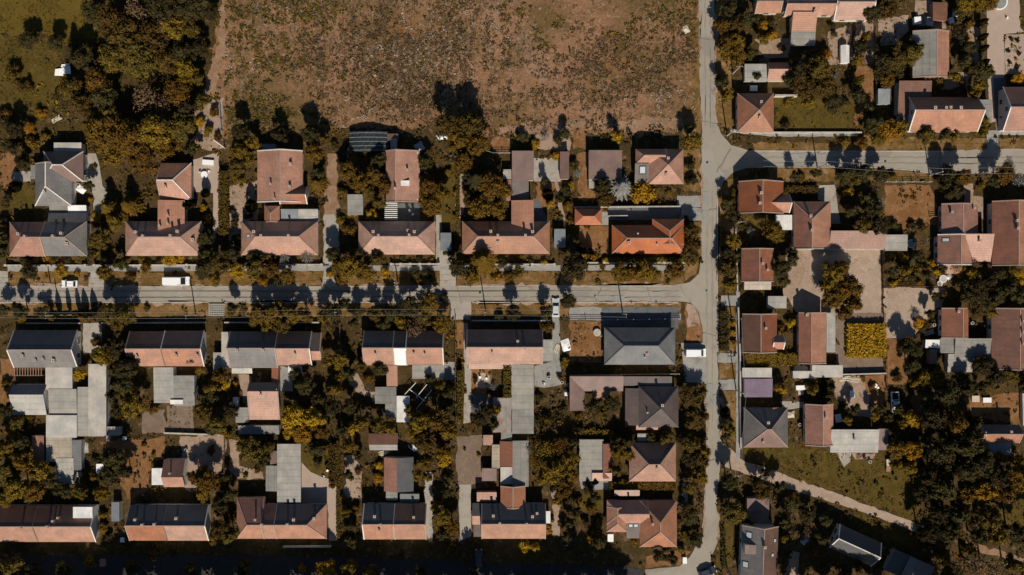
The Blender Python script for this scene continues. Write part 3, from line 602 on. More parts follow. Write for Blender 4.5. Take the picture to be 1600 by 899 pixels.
bld('garage', 'garage', 'pale double garage', 'pale flat double garage against the left end of the dark grey duplex', 'wall_grey', [(346, 519, 360, 574, 'f', 2.7, 2.7, 'pale'), (333, 551, 346.5, 582, 'f', 2.5, 2.5, 'lgrey')])
bld('canopy', 'canopy', 'pale canopy under the dark grey half', 'pale strip canopy along the lower wall of the dark grey duplex half', 'posts', [(362, 575.5, 394, 584, 'sB', 2.3, 2.6, 'pale')])
bld('shed', 'shed', 'slim brick-red shed', 'slim brick-red shed below the middle of the duplex', 'wall_brick', [(424, 572, 435, 601, 'sL', 2.4, 2.8, 'red')], group=G_SHED)
bld('canopy', 'canopy', 'bright white canopy', 'bright white square canopy behind the pink duplex half', 'posts', [(450, 572.5, 472, 583.5, 'f', 2.5, 2.5, 'whiteroof')])
bld(H, 'house', 'small back house with a patched pink roof', 'small back house with a patched pink roof and dark back slope', 'wall_grey', [(390, 598, 437, 656, 'gx', 2.9, 5.0, ('pink', 'dgrey'), dict(r=612))], ch=[(408, 616, .5)])
bld('shed', 'shed', 'ribbed grey shed roof', 'long ribbed grey shed below the small back house', 'wall_grey', [(372, 665, 436, 679, 'sB', 2.2, 2.5, 'mgrey')], group=G_SHED)
bld('shed', 'shed', 'small grey hut left of the back house', 'small grey hut left of the patched pink back house', 'wall_grey', [(368, 637, 388, 661, 'sB', 2.1, 2.4, 'mgrey')], group=G_SHED)
bld('shed', 'shed', 'white upright hut', 'tiny white hut above the small grey one', 'wall_grey', [(364, 621, 372, 640, 'f', 2.0, 2.0, 'whiteroof')], group=G_SHED)
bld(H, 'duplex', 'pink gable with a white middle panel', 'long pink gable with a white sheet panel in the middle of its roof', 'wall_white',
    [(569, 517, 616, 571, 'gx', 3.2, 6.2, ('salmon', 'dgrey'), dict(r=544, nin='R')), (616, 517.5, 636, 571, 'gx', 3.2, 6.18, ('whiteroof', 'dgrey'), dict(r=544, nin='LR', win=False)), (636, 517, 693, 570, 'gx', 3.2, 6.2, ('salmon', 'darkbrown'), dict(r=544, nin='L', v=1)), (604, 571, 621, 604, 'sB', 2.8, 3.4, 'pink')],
    ch=[(587, 553, .5), (647, 552, .5), (664, 553, .5)], group=G_LO)
bld('canopy', 'canopy', 'weathered concrete canopy', 'weathered pale canopy behind the pink gable with the white panel', 'wall_grey', [(644, 570.5, 694, 592, 'f', 2.6, 2.6, 'lgrey')])
bld('shed', 'shed', 'pale shed below the pink annexe', 'pale sheet shed below the narrow pink annexe', 'wall_grey', [(586, 605, 619, 631, 'f', 2.4, 2.4, 'mgrey'), (602, 631, 619, 652, 'sB', 2.1, 2.4, 'mgrey')], group=G_SHED)
bld('shed', 'shed', 'tapering white roof', 'tapering white-roofed shed beside the washing lines', 'wall_grey', [(619.5, 619, 640, 660, 'sL', 2.2, 2.5, 'whiteroof')], group=G_SHED)
bld(H, 'house', 'smooth salmon gable', 'smooth salmon gable house with a brown metal back slope', 'wall_cream', [(730, 515, 847.5, 569.5, 'gx', 3.2, 6.3, ('salmon', 'darkbrown'), dict(r=543)), (732, 569, 812, 577, 'sB', 2.6, 3.0, 'salmon')], ch=[(809, 533, .6), (820, 544, .7), (769, 551, .4)], group=G_LO)
bld('carport', 'carport', 'pale carport by the drive', 'pale flat carport on the right of the smooth salmon gable', 'posts', [(848, 531, 864, 565, 'f', 2.4, 2.4, 'lgrey')])
bld('barn', 'barn', 'very long pale sheet roof', 'very long narrow pale sheet-roofed barn running down from the salmon gable', 'wall_grey', [(799, 570, 834, 640, 'f', 3.0, 3.0, 'lgrey'), (800, 640, 834, 678, 'f', 2.8, 2.8, 'mgrey'), (801, 689, 826, 761, 'sR', 2.3, 2.8, 'mgrey')])
bld('shed', 'shed', 'mottled grey and red shed', 'mottled grey sheet shed with red patches left of the very long pale roof', 'wall_grey', [(770, 622, 799, 676, 'sL', 2.5, 2.9, 'patchy'), (783, 676, 800, 688, 'f', 2.3, 2.3, 'mgrey')], group=G_SHED)
bld('shed', 'shed', 'redbrown tiled shed', 'redbrown tiled shed beside a pale strip roof in the crowded yard', 'wall_brick', [(781, 690, 801, 729, 'sL', 2.6, 3.2, 'redbrown'), (768.5, 695, 781, 732, 'f', 2.3, 2.3, 'beige')], group=G_SHED)
bld('shed', 'shed', 'blank pale shed', 'blank pale flat shed below the redbrown tiled one', 'wall_grey', [(782, 730, 802, 757, 'f', 2.4, 2.4, 'pale')], group=G_SHED)
bld('shed', 'shed', 'tiny red hut by the mauve yard', 'tiny red hut at the top right of the mauve earth yard', 'wall_brick', [(755, 680, 770, 696, 'sB', 2.0, 2.3, 'red')], group=G_SHED)
bld('shed', 'shed', 'low mauve-brown hut', 'low mauve-brown hut on the lower right of the mauve earth yard', 'wall_brick', [(753, 732, 776, 752, 'sB', 2.1, 2.4, 'mauve')], group=G_SHED)
bld(H, 'house', 'grey hipped house with reddish ends', 'grey hipped house with reddish striped ends beside the white van', 'wall_cream', [(944, 512, 1055, 570, 'hx', 3.2, 6.3, 'slate', dict(r=540.5))], ch=[(1011, 553, .6, .5)], flues=[(1007, 558)], group=G_LO)
bld('annexe', 'annexe', 'L-shaped mauve roof', 'L-shaped mauve-grey roof round a small courtyard tree', 'wall_cream', [(890, 588, 974, 612, 'sB', 2.9, 4.2, 'mauve'), (890, 588, 914, 642, 'sR', 2.9, 4.19, 'mauve'), (926, 610, 953, 624, 'sB', 2.4, 2.7, 'pink'), (974, 588.5, 1050, 603, 'f', 2.6, 2.6, 'brownmetal')])
bld(H, 'house', 'dark brown pyramid house', 'dark brown pyramid-roofed house with a white chimney at its peak', 'wall_cream', [(998, 604, 1060, 668, 'hx', 3.3, 7.2, 'darkbrown'), (977, 607, 998, 665, 'sL', 2.8, 3.3, 'darkbrown'), (994, 664, 1032, 672, 'sB', 2.7, 2.95, 'pink')], ch=[(1034, 633, .7)], flues=[(1011, 644)], group=G_LO)
bld('shed', 'shed', 'white-roofed box shed', 'white-roofed box shed between the dark pyramid house and the pink hip', 'wall_grey', [(996, 678, 1015, 690, 'f', 2.2, 2.2, 'lgrey')], group=G_SHED)
bld(H, 'house', 'pink hip with a dark back slope', 'pink hipped house with a dark mossy back slope left of the side road', 'wall_cream', [(983, 692, 1056, 752.5, 'hx', 3.3, 6.9, ('salmon', 'brown'), dict(hip=.92))], ch=[(1026, 731, .5)], group=G_LO)
bld('garage', 'garage', 'pale terrace roof with pink edging', 'pale cracked terrace roof edged by an L of pink tiles', 'wall_grey', [(905, 687, 943, 752, 'f', 2.6, 2.6, 'lgrey'), (942, 694, 957, 748, 'sR', 2.7, 3.3, 'redbrown'), (925, 739, 956, 752, 'sB', 2.69, 3.2, 'pink')])
# bottom street
bld(H, 'house', 'rusty gable with a white roof terrace', 'rusty brown-backed gable at the left edge with a white roof terrace', 'wall_white', [(-45, 790, 60, 847, 'gx', 3.2, 6.4, ('salmon', 'rust'), dict(r=823.5, nin='R', win=False)), (60, 790, 150, 847, 'gx', 3.2, 6.4, ('salmon', 'rust'), dict(r=823.5, v=1, nin='L'))],
    ch=[(34, 823, .6), (76, 822, .6), (93, 808, .5), (85, 813, .5)], dorm=[(115, 793, 144, 809, 6.0, 'whiteroof')], group=G_BOT)
bld('shed', 'shed', 'flat grey-blue box shed', 'flat grey-blue box shed between the two leftmost bottom-street gables', 'wall_grey', [(174, 785, 186.5, 815, 'f', 2.4, 2.4, 'bluegrey')], group=G_SHED)
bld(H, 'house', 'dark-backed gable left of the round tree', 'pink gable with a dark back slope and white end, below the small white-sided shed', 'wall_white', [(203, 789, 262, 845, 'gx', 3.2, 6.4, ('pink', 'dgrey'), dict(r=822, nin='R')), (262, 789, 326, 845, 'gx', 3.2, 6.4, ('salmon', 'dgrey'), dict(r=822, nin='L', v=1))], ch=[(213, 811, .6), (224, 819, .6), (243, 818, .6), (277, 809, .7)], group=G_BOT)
bld('shed', 'shed', 'small shed with a rusty back slope', 'small shed with a rusty back slope and a white annexe on its left', 'wall_white', [(256, 718, 289, 761, 'gx', 2.6, 4.6, ('pink', 'rust'), dict(r=746)), (237, 732, 256, 758, 'f', 2.2, 2.2, 'whiteroof')], ch=[(267, 739, .4)], group=G_SHED)
bld(H, 'house', 'long pink hip with a raised brown corner', 'long pink hipped row house with a raised ribbed brown left corner', 'wall_white',
    [(370, 777, 413, 842, 'hxL', 3.2, 6.6, ('pink', 'redbrown'), dict(r=821)), (413, 788, 433, 842, 'gx', 3.2, 6.5, ('salmon', 'redbrown'), dict(r=821, nin='LR')), (433, 788, 510.5, 842, 'hxR', 3.2, 6.45, ('pink', 'darkbrown'), dict(r=821, nin='L'))],
    ch=[(400, 811, .5), (410, 819, .6), (450, 819, .7), (460, 811, .7), (492, 809, .7)], group=G_BOT)
bld('barn', 'barn', 'long pale barn above the raised brown corner', 'long pale sheet barn beside two small grey sheds', 'wall_grey', [(433, 694, 470, 785, 'f', 3.0, 3.0, 'lgrey')])
bld('shed', 'shed', 'grey shed against the long pale barn', 'grey sheet shed against the left side of the long pale barn', 'wall_grey', [(415, 728, 433, 768, 'sL', 2.3, 2.7, 'mgrey'), (422, 705, 433, 728, 'f', 2.2, 2.2, 'brown')], group=G_SHED)
bld(H, 'duplex', 'two-tone pink duplex', 'two-tone pink gabled duplex with a dark back slope on the bottom street', 'wall_white', [(569, 787, 617, 843, 'gx', 3.2, 6.3, ('pink', 'dgrey'), dict(r=820, nin='R', v=1)), (617, 787, 666, 843, 'gx', 3.2, 6.3, ('salmon', 'brown'), dict(r=820, nin='L'))],
    ch=[(586, 806, .7), (595, 819, .6), (647, 807, .6), (593, 828, .5)], group=G_BOT)
bld('shed', 'shed', 'narrow red gable shed', 'narrow shed, left slope red tile and right slope black', 'wall_grey', [(600, 715, 646, 768, 'gy', 2.6, 3.9, ('red', 'dgrey'), dict(r=620)), (603, 768, 621, 782, 'f', 2.2, 2.2, 'mgrey')], group=G_SHED)
bld('shed', 'shed', 'grey pitched hut behind the duplex', 'small grey pitched hut right behind the two-tone pink duplex', 'wall_grey', [(625, 772, 655, 786, 'sB', 2.2, 2.6, 'slate')], group=G_SHED)
bld('shed', 'shed', 'rusty shed with a grey lower sheet', 'rusty brown shed with a grey sheet along its lower edge', 'wall_grey', [(576, 678, 621, 695, 'sT', 2.4, 2.9, 'rust'), (577, 695, 621, 704, 'sB', 2.3, 2.85, 'mgrey')], group=G_SHED)
bld(H, 'house', 'pink gable with a notched left corner', 'pink gable on the bottom street with a notched left corner and white hut', 'wall_white',
    [(753, 787, 852, 842, 'gx', 3.2, 6.3, ('salmon', 'dgrey'), dict(r=819.5)), (738, 787, 753.5, 806, 'sT', 2.7, 3.6, 'dgrey'), (738, 806, 753, 820.5, 'sB', 2.7, 3.4, 'pink'), (740, 820, 753, 839, 'f', 2.5, 2.5, 'brownmetal'), (851.5, 799, 860, 818, 'f', 2.3, 2.3, 'whiteroof'), (782, 760, 821, 793, 'gy', 2.9, 4.6, 'pink', dict(win=False))],
    ch=[(771, 805, .7), (781, 817, .6), (832, 806, .7), (839, 801, .6), (823, 818, .6)], group=G_BOT)
bld('shed', 'shed', 'orange-red tiled shed', 'orange-red tiled shed behind the notched pink gable', 'wall_brick', [(745, 769, 776, 785, 'sB', 2.4, 2.9, 'red')], group=G_SHED)
bld(H, 'house', 'large pink house with a brown skylit bay', 'large pink many-hipped house round a brown bay with two skylights', 'wall_cream',
    [(999.5, 782.5, 1057.5, 855, 'hy', 3.3, 7.2, 'pink'), (948, 782, 1012, 819, 'hxL', 3.3, 5.7, 'pink'), (948, 792, 979.5, 831.5, 'hyB', 3.3, 5.4, 'pink', dict(win=False)), (979, 812, 1001, 842, 'sB', 3.0, 3.6, 'brownmetal')],
    ch=[(988, 804, .5), (1019, 818, .6)], sky=[(985.5, 821.5, 1.1, .8), (993.5, 821.5, 1.1, .8)], group=G_BOT)
bld('shed', 'shed', 'narrow red strip roof', 'narrow red strip roof above the large pink house', 'wall_cream', [(960, 766, 999.5, 775.5, 'sB', 2.5, 2.9, 'red')], group=G_SHED)
# ------------------------------------------------------------------ ground, roads, yards
LV = dict(field=.004, meadow=.008, lawn=.012, dirt=.016, soil=.020, track=.024, verge=.028, pave=.032, road=.040)
NPATCH = [0]
SPARSE = []
PAVED = []      # polygons (metres) where no weeds grow
def rough_line(pts, amp, step=1.1, seed=0):
    r = random.Random(seed); out = []
    for i, a in enumerate(pts):
        b = pts[(i + 1) % len(pts)]; L = math.dist(a, b); n = max(1, int(L / step))
        for k in range(n):
            t = k / n
            out.append((a[0] + (b[0] - a[0]) * t + (r.gauss(0, amp) if k else 0), a[1] + (b[1] - a[1]) * t + (r.gauss(0, amp) if k else 0)))
    return out
def patch(name, mat, lv, px, amp=.18, keep=False):
    pts = [P(x, y) for x, y in px]
    if sum(a[0] * b[1] - b[0] * a[1] for a, b in zip(pts, pts[1:] + pts[:1])) < 0: pts.reverse()
    NPATCH[0] += 1
    if not keep: PAVED.append(pts)
    elif mat in ('g_lawn', 'g_drylawn', 'g_verge'): SPARSE.append(pts)
    if amp: pts = rough_line(pts, amp, seed=NPATCH[0])
    z = LV[lv] + NPATCH[0] * .00035
    m = MB(); m.poly([(x, y, z) for x, y in pts], mat)
    return tag(m.build(name), kind='structure')
def rect(x0, y0, x1, y1): return [(x0, y0), (x1, y0), (x1, y1), (x0, y1)]
g = MB(); g.poly([(-900, -900, 0), (900, -900, 0), (900, 900, 0), (-900, 900, 0)], 'g_base'); tag(g.build('ground'), kind='structure')
patch('field', 'g_field', 'field', [(352, -60), (1093, -60), (1096, 200), (1060, 205), (990, 212), (760, 214), (690, 195), (620, 205), (540, 200), (470, 205), (345, 215), (345, 150), (318, 150), (345, 20)], .5, keep=True)
patch('path', 'g_track', 'track', [(348, -10), (356, -10), (353, 40), (358, 75), (344, 105), (340, 148), (316, 150), (330, 105), (340, 60)], .35)
patch('path', 'g_track', 'track', [(780, 197), (860, 190), (960, 188), (1060, 184), (1092, 186), (1092, 198), (1020, 200), (900, 205), (780, 212)], .5)
patch('meadow', 'g_meadow', 'meadow', [(-60, -60), (165, -60), (150, 10), (140, 40), (150, 60), (100, 72), (60, 45), (30, 60), (0, 55), (-60, 60)], .5, keep=True)
patch('meadow', 'g_lawn', 'meadow', [(-20, 60), (100, 60), (95, 120), (80, 168), (0, 178), (-20, 175)], .6, keep=True)
patch('meadow', 'g_lawn', 'meadow', [(1165, 700), (1300, 700), (1400, 712), (1440, 740), (1432, 818), (1335, 778), (1180, 726)], .5, keep=True)
patch('meadow', 'g_lawn', 'meadow', [(1340, 800), (1430, 838), (1440, 850), (1400, 856), (1345, 838)], .5, keep=True)
patch('meadow', 'g_lawn', 'meadow', [(1570, 760), (1640, 750), (1640, 830), (1560, 835)], .5, keep=True)
# roads: concrete-grey streets
patch('road', 'g_road', 'road', [(-60, 449), (300, 448.5), (600, 448), (900, 446.5), (1050, 446), (1078, 441), (1092, 428), (1096, 400), (1095.5, 260), (1097, 200), (1092, 100), (1091, -60), (1116, -60), (1116, 100), (1119, 180), (1126, 208), (1142, 227), (1170, 235.5), (1300, 236), (1480, 236), (1540, 232), (1640, 234), (1640, 273), (1540, 271), (1450, 270.5), (1420, 266), (1365, 262), (1200, 261.5), (1165, 263), (1145, 270), (1130, 285), (1121.5, 310), (1120.5, 450), (1121, 560), (1126, 662), (1128, 700), (1125, 730), (1119, 790), (1124, 812), (1122, 845), (1110, 874), (1116, 897), (1112, 960), (1058, 960), (1010, 905), (1008, 890), (1062, 885), (1078, 870), (1097, 836), (1103, 740), (1103.5, 600), (1098, 545), (1097, 510), (1092, 488), (1080, 474), (1060, 471), (900, 471.5), (700, 472), (300, 472), (-60, 473)], .06)
patch('road', 'g_asphalt_shaded', 'road', [(-60, 868), (500, 868), (1000, 888), (1010, 906), (900, 900), (-60, 899)], .08)
patch('path', 'g_sand', 'pave', [(1126, 690), (1140, 700), (1165, 722), (1186, 728), (1240, 748), (1300, 768), (1350, 788), (1436, 820), (1432, 832), (1380, 812), (1330, 794), (1290, 782), (1225, 762), (1170, 742), (1128, 728)], .12)
patch('path', 'g_track', 'track', [(1432, 820), (1500, 845), (1570, 862), (1600, 872), (1598, 880), (1540, 866), (1430, 832)], .35)
patch('path', 'g_dirt', 'track', [(1236, 860), (1250, 864), (1248, 900), (1228, 960), (1215, 960), (1226, 898)], .2)
# pavements and verges along the main street
patch('pavement', 'g_slab', 'pave', [(12, 415.5), (1076, 414.5), (1072, 423), (12, 424.5)], .04)
for a, b in ((12, 138), (166, 505), (527, 687), (713, 866), (876, 1066)):
    patch('verge', 'g_verge', 'verge', [(a, 424.5), (b, 424), (b + 2, 446.5), (a - 2, 448)], .2, keep=True)
for a, b in ((-40, 145), (158, 326), (350, 370), (384, 700), (736, 862), (874, 1064)):
    patch('verge', 'g_verge', 'verge', [(a, 473), (b, 472.5), (b, 494), (a, 495)], .2, keep=True)
patch('pavement', 'g_slab', 'pave', [(890, 480), (950, 480), (965, 491), (1064, 490), (1064, 500), (890, 500)], .1)
for q in (rect(-6, 424, 12, 449), [(138, 424), (152, 424), (170, 448.5), (138, 448.5)], [(506, 423), (516, 423), (528, 448), (503, 448)], [(687, 421), (713, 421), (712, 448), (687, 448)]):
    patch('driveway', 'g_pave', 'pave', q, .06)
patch('driveway', 'g_slab', 'pave', rect(326, 474, 350, 494), .03)
patch('driveway', 'g_pave', 'pave', rect(704, 471, 736, 500), .05)
patch('driveway', 'g_slab', 'pave', [(863, 470), (875, 470), (874, 500), (875, 566), (880, 600), (866, 604), (850, 606), (835, 604), (835, 572), (863, 565)], .05)
patch('driveway', 'g_slab', 'pave', [(1065, 322), (1095, 326), (1096, 345), (1063, 344)], .05)
patch('driveway', 'g_slab', 'pave', rect(1058, 306, 1095, 324), .05)
patch('driveway', 'g_dark', 'pave', rect(950, 323, 1063, 344), .03)
patch('driveway', 'g_dark', 'pave', rect(940, 480, 1060, 514), .05)
patch('verge', 'g_drylawn', 'verge', [(1071, 474), (1084, 476), (1094, 492), (1098, 520), (1096, 533), (1073, 533)], .15, keep=True)
patch('verge', 'g_dirt', 'verge', [(1074, 474), (1084, 478), (1090, 490), (1094, 510), (1074, 512)], .3)
patch('driveway', 'g_slab', 'pave', [(1064, 536), (1102, 536), (1104, 600), (1070, 597)], .05)
patch('verge', 'g_drylawn', 'verge', [(1088, 562), (1098, 560), (1097, 578), (1090, 582)], .1)
patch('pavement', 'g_slab', 'pave', [(1145, 200), (1210, 209), (1340, 209), (1340, 213), (1210, 214), (1140, 207)], .05)
patch('driveway', 'g_slab', 'pave', rect(1542, 204, 1560, 237), .04)
patch('pavement', 'g_slab', 'pave', [(1560, 205), (1640, 206), (1640, 212), (1560, 211)], .04)
patch('verge', 'g_verge', 'verge', [(1172, 222), (1345, 224), (1345, 236), (1180, 235.5)], .2, keep=True)
patch('verge', 'g_verge', 'verge', [(1345, 214), (1540, 216), (1540, 234), (1345, 236)], .25, keep=True)
patch('verge', 'g_verge', 'verge', [(1560, 216), (1640, 216), (1640, 234), (1560, 232)], .2, keep=True)
patch('verge', 'g_verge', 'verge', [(1200, 262.5), (1368, 263), (1420, 267), (1455, 272), (1455, 284), (1200, 284)], .2, keep=True)
patch('verge', 'g_verge', 'verge', [(1121, 300), (1135, 283), (1152, 276), (1150, 330), (1148, 440), (1121.5, 450)], .2, keep=True)
patch('verge', 'g_verge', 'verge', [(1118, -20), (1140, -20), (1145, 205), (1128, 206), (1119, 180)], .2, keep=True)
patch('verge', 'g_verge', 'verge', [(1122, 480), (1147, 480), (1147, 552), (1122, 552)], .15, keep=True)
patch('verge', 'g_verge', 'verge', [(1124, 568), (1150, 568), (1150, 592), (1124, 592)], .15, keep=True)
patch('verge', 'g_verge', 'verge', [(1126, 612), (1150, 610), (1150, 690), (1130, 690)], .15, keep=True)
patch('driveway', 'g_slab', 'pave', rect(1122, 552, 1152, 567), .05)
patch('driveway', 'g_slab', 'pave', rect(1124, 593, 1152, 610), .05)
patch('driveway', 'g_slab', 'pave', rect(1127, 462, 1150, 478), .05)
patch('pavement', 'g_slab', 'pave', rect(1150, 455, 1156, 720), .05)
patch('verge', 'g_verge', 'verge', [(1078, 30), (1091, 30), (1094, 210), (1066, 210), (1080, 100)], .3, keep=True)
patch('verge', 'g_verge', 'verge', [(1068, 232), (1094, 232), (1094, 300), (1068, 300)], .15, keep=True)
patch('verge', 'g_verge', 'verge', [(1072, 348), (1095, 346), (1095, 400), (1088, 428), (1070, 440)], .15, keep=True)
patch('lawn', 'g_lawn', 'lawn', [(1126, 815), (1146, 822), (1144, 885), (1126, 890), (1118, 880), (1124, 850)], .1, keep=True)
patch('verge', 'g_drylawn', 'verge', [(1058, 860), (1080, 862), (1062, 884), (1008, 888), (1010, 870)], .2)
# yards
patch('yard', 'g_pinkpave', 'pave', [(301, 250), (342, 238), (342, 360), (332, 385), (333, 330), (333, 302), (302, 300)], .06)
patch('yard', 'g_pave', 'pave', rect(834, 247, 876, 284), .04)
patch('yard', 'g_slab', 'pave', rect(940, 331, 951, 352), .04)
patch('yard', 'g_dark', 'pave', rect(621, 318, 656, 346), .04)
patch('yard', 'g_dark', 'pave', [(833, 310), (842, 312), (856, 346), (833, 346)], .04)
patch('driveway', 'g_pave', 'pave', [(506, 336), (529, 336), (531, 412), (505, 412)], .15)
patch('path', 'g_track', 'track', [(512, 240), (526, 240), (532, 336), (506, 336)], .3)
patch('driveway', 'g_pave', 'pave', rect(681, 336, 690, 414), .08)
patch('driveway', 'g_pave', 'pave', rect(688, 392, 708, 416), .05)
patch('path', 'g_dirt', 'track', [(712, 270), (728, 272), (724, 330), (716, 345), (712, 345)], .3)
patch('path', 'g_dirt', 'track', [(867, 284), (872, 284), (884, 345), (876, 345)], .1)
patch('lawn', 'g_drylawn', 'lawn', [(902, 240), (918, 238), (918, 295), (930, 300), (930, 312), (903, 312)], .15, keep=True)
patch('lawn', 'g_drylawn', 'lawn', rect(905, 353, 952, 395), .2, keep=True)
patch('lawn', 'g_drylawn', 'lawn', rect(896, 200, 916, 234), .3, keep=True)
patch('lawn', 'g_drylawn', 'lawn', rect(770, 216, 800, 242), .3, keep=True)
patch('lawn', 'g_lawn', 'lawn', [(14, 283), (54, 285), (55, 330), (14, 326)], .15, keep=True)
patch('lawn', 'g_drylawn', 'lawn', [(0, 240), (24, 240), (26, 295), (0, 298)], .2, keep=True)
patch('path', 'g_pave', 'pave', [(137, 240), (150, 240), (156, 262), (160, 290), (168, 300), (160, 320), (150, 345), (142, 345), (148, 310), (137, 280)], .12)
patch('yard', 'g_pave', 'pave', rect(20, 268, 48, 284), .2)
patch('yard', 'g_dirt', 'dirt', [(304, 168), (350, 152), (348, 232), (305, 235)], .3)
patch('yard', 'g_dirt', 'dirt', [(357, 290), (402, 282), (402, 345), (378, 345), (376, 400), (358, 400)], .3)
patch('lawn', 'g_lawn', 'lawn', [(695, 250), (712, 255), (712, 350), (682, 350), (690, 320)], .2, keep=True)
patch('lawn', 'g_drylawn', 'lawn', rect(838, 285, 868, 325), .2, keep=True)
patch('yard', 'g_dirt', 'dirt', [(834, 212), (872, 208), (890, 216), (890, 236), (836, 232)], .3)
patch('yard', 'g_pave', 'pave', rect(130, 505, 160, 552), .1)
patch('yard', 'g_drylawn', 'dirt', rect(0, 560, 22, 640), .2, keep=True)
patch('yard', 'g_slab', 'pave', rect(166, 570, 172, 690), .06)
patch('lawn', 'g_drylawn', 'lawn', [(155, 690), (258, 682), (258, 716), (236, 720), (232, 766), (205, 782), (190, 760)], .3, keep=True)
patch('yard', 'g_soil', 'soil', rect(261, 634, 303, 676), .1)
patch('yard', 'g_dirt', 'dirt', [(282, 682), (352, 680), (354, 700), (344, 740), (330, 770), (290, 765), (284, 720)], .2)
patch('yard', 'g_dirt', 'dirt', [(372, 585), (392, 586), (394, 650), (388, 650), (376, 612)], .15)
patch('yard', 'g_soil', 'soil', [(222, 645), (258, 640), (260, 676), (222, 678)], .2)
patch('yard', 'g_slab', 'pave', [(434, 572), (456, 575), (458, 612), (436, 610)], .1)
patch('yard', 'g_dirt', 'dirt', [(358, 686), (376, 690), (374, 728), (410, 738), (412, 748), (372, 748), (358, 735)], .2)
patch('lawn', 'g_lawn', 'lawn', [(471, 690), (519, 686), (518, 750), (486, 738), (471, 724)], .06, keep=True)
patch('yard', 'g_pinkpave', 'pave', [(471, 722), (486, 738), (517, 750), (529, 752), (527, 845), (514, 845), (512, 788), (470, 786)], .06)
patch('yard', 'g_dirt', 'dirt', [(538, 712), (556, 714), (566, 736), (568, 780), (540, 778)], .25)
patch('yard', 'g_dirt', 'dirt', [(545, 575), (562, 590), (570, 610), (588, 612), (584, 620), (556, 612), (546, 600)], .2)
patch('yard', 'g_slab', 'pave', rect(694, 566, 712, 594), .08)
patch('driveway', 'g_pave', 'pave', rect(664, 738, 676, 842), .15)
patch('path', 'g_pave', 'pave', [(724, 505), (731, 505), (731, 576), (737, 578), (736, 660), (724, 662), (726, 600)], .06)
patch('lawn', 'g_drylawn', 'lawn', rect(713, 504, 724, 545), .1, keep=True)
patch('yard', 'g_soil', 'soil', [(713, 682), (753, 679), (753, 716), (756, 754), (736, 758), (714, 756)], .15)
patch('driveway', 'g_pave', 'pave', [(717, 757), (736, 757), (736, 838), (718, 845)], .1)
patch('yard', 'g_drylawn', 'lawn', rect(736, 576, 768, 622), .15, keep=True)
patch('yard', 'g_dark', 'pave', [(738, 615), (768, 622), (770, 640), (742, 642), (736, 650)], .1)
patch('garden_bed', 'g_drylawn', 'dirt', rect(891, 502, 940, 566), .15, keep=True)
patch('path', 'g_dirt', 'track', [(862, 760), (874, 762), (874, 838), (862, 836)], .2)
patch('lawn', 'g_lawn', 'lawn', rect(910, 765, 944, 800), .2, keep=True)
patch('yard', 'g_slab', 'pave', [(906, 751), (956, 752), (956, 766), (908, 764)], .1)
patch('pavement', 'g_slab', 'pave', rect(1066, 755, 1074, 790), .06)
# right-hand block
patch('yard', 'g_sand', 'dirt', [(1240, 390), (1375, 389), (1377, 490), (1300, 492), (1244, 488), (1228, 462), (1232, 430)], .15)
patch('yard', 'g_sand', 'dirt', [(1381, 450), (1478, 449), (1472, 480), (1462, 482), (1432, 520), (1424, 530), (1381, 528)], .15)
patch('yard', 'g_soil', 'soil', rect(1306, 489, 1380, 584), .1)
patch('yard', 'g_drylawn', 'lawn', [(1382, 289), (1452, 289), (1464, 320), (1462, 352), (1400, 362), (1384, 350)], .15, keep=True)
patch('yard', 'g_dirt', 'dirt', [(1506, 287), (1520, 287), (1520, 306), (1536, 308), (1538, 345), (1506, 318)], .1)
patch('yard', 'g_pave', 'pave', [(1278, 290), (1304, 289), (1313, 350), (1298, 350), (1294, 318), (1278, 312)], .06)
patch('yard', 'g_dirt', 'dirt', [(1228, 388), (1268, 388), (1266, 412), (1236, 470), (1224, 462)], .2)
patch('lawn', 'g_lawn', 'lawn', [(1168, 338), (1212, 338), (1190, 360), (1176, 370)], .2, keep=True)
patch('lawn', 'g_lawn', 'lawn', [(1212, 153), (1345, 150), (1345, 206), (1212, 206)], .3, keep=True)
patch('yard', 'g_dirt', 'dirt', [(1178, 62), (1236, 60), (1232, 90), (1196, 92)], .3)
patch('yard', 'g_dirt', 'dirt', [(1294, 50), (1330, 40), (1330, 100), (1296, 102)], .25)
patch('yard', 'g_dirt', 'dirt', [(1336, 32), (1366, 30), (1366, 98), (1334, 100)], .25)
patch('yard', 'g_dirt', 'dirt', [(1372, 28), (1420, 24), (1420, 48), (1398, 70), (1376, 72)], .25)
patch('lawn', 'g_drylawn', 'lawn', [(1334, 102), (1366, 102), (1366, 150), (1352, 180), (1334, 200)], .25, keep=True)
patch('yard', 'g_dirt', 'dirt', [(1430, 0), (1458, 2), (1480, 34), (1478, 46), (1430, 40)], .15)
patch('yard', 'g_dirt', 'dirt', [(1496, 40), (1530, 44), (1530, 98), (1512, 92), (1498, 62)], .25)
patch('yard', 'g_dirt', 'dirt', [(1468, 118), (1515, 112), (1514, 134), (1470, 140)], .25)
patch('path', 'g_pinkpave', 'pave', [(1541, -20), (1592, -20), (1594, 44), (1600, 50), (1568, 54), (1570, 122), (1552, 123), (1556, 190), (1547, 192), (1543, 120)], .04)
patch('yard', 'g_dark', 'pave', [(1552, 123), (1572, 123), (1572, 204), (1556, 204)], .04)
patch('garden_bed', 'g_sand', 'dirt', rect(1570, 54, 1640, 116), .08)
patch('yard', 'g_pave', 'pave', [(1240, 571), (1250, 567), (1262, 574), (1262, 592), (1240, 592)], .08)
patch('yard', 'g_pave', 'pave', [(1218, 628), (1256, 628), (1256, 636), (1230, 640)], .1)
patch('yard', 'g_dirt', 'dirt', [(1300, 590), (1345, 586), (1362, 640), (1360, 652), (1338, 650), (1304, 618)], .25)
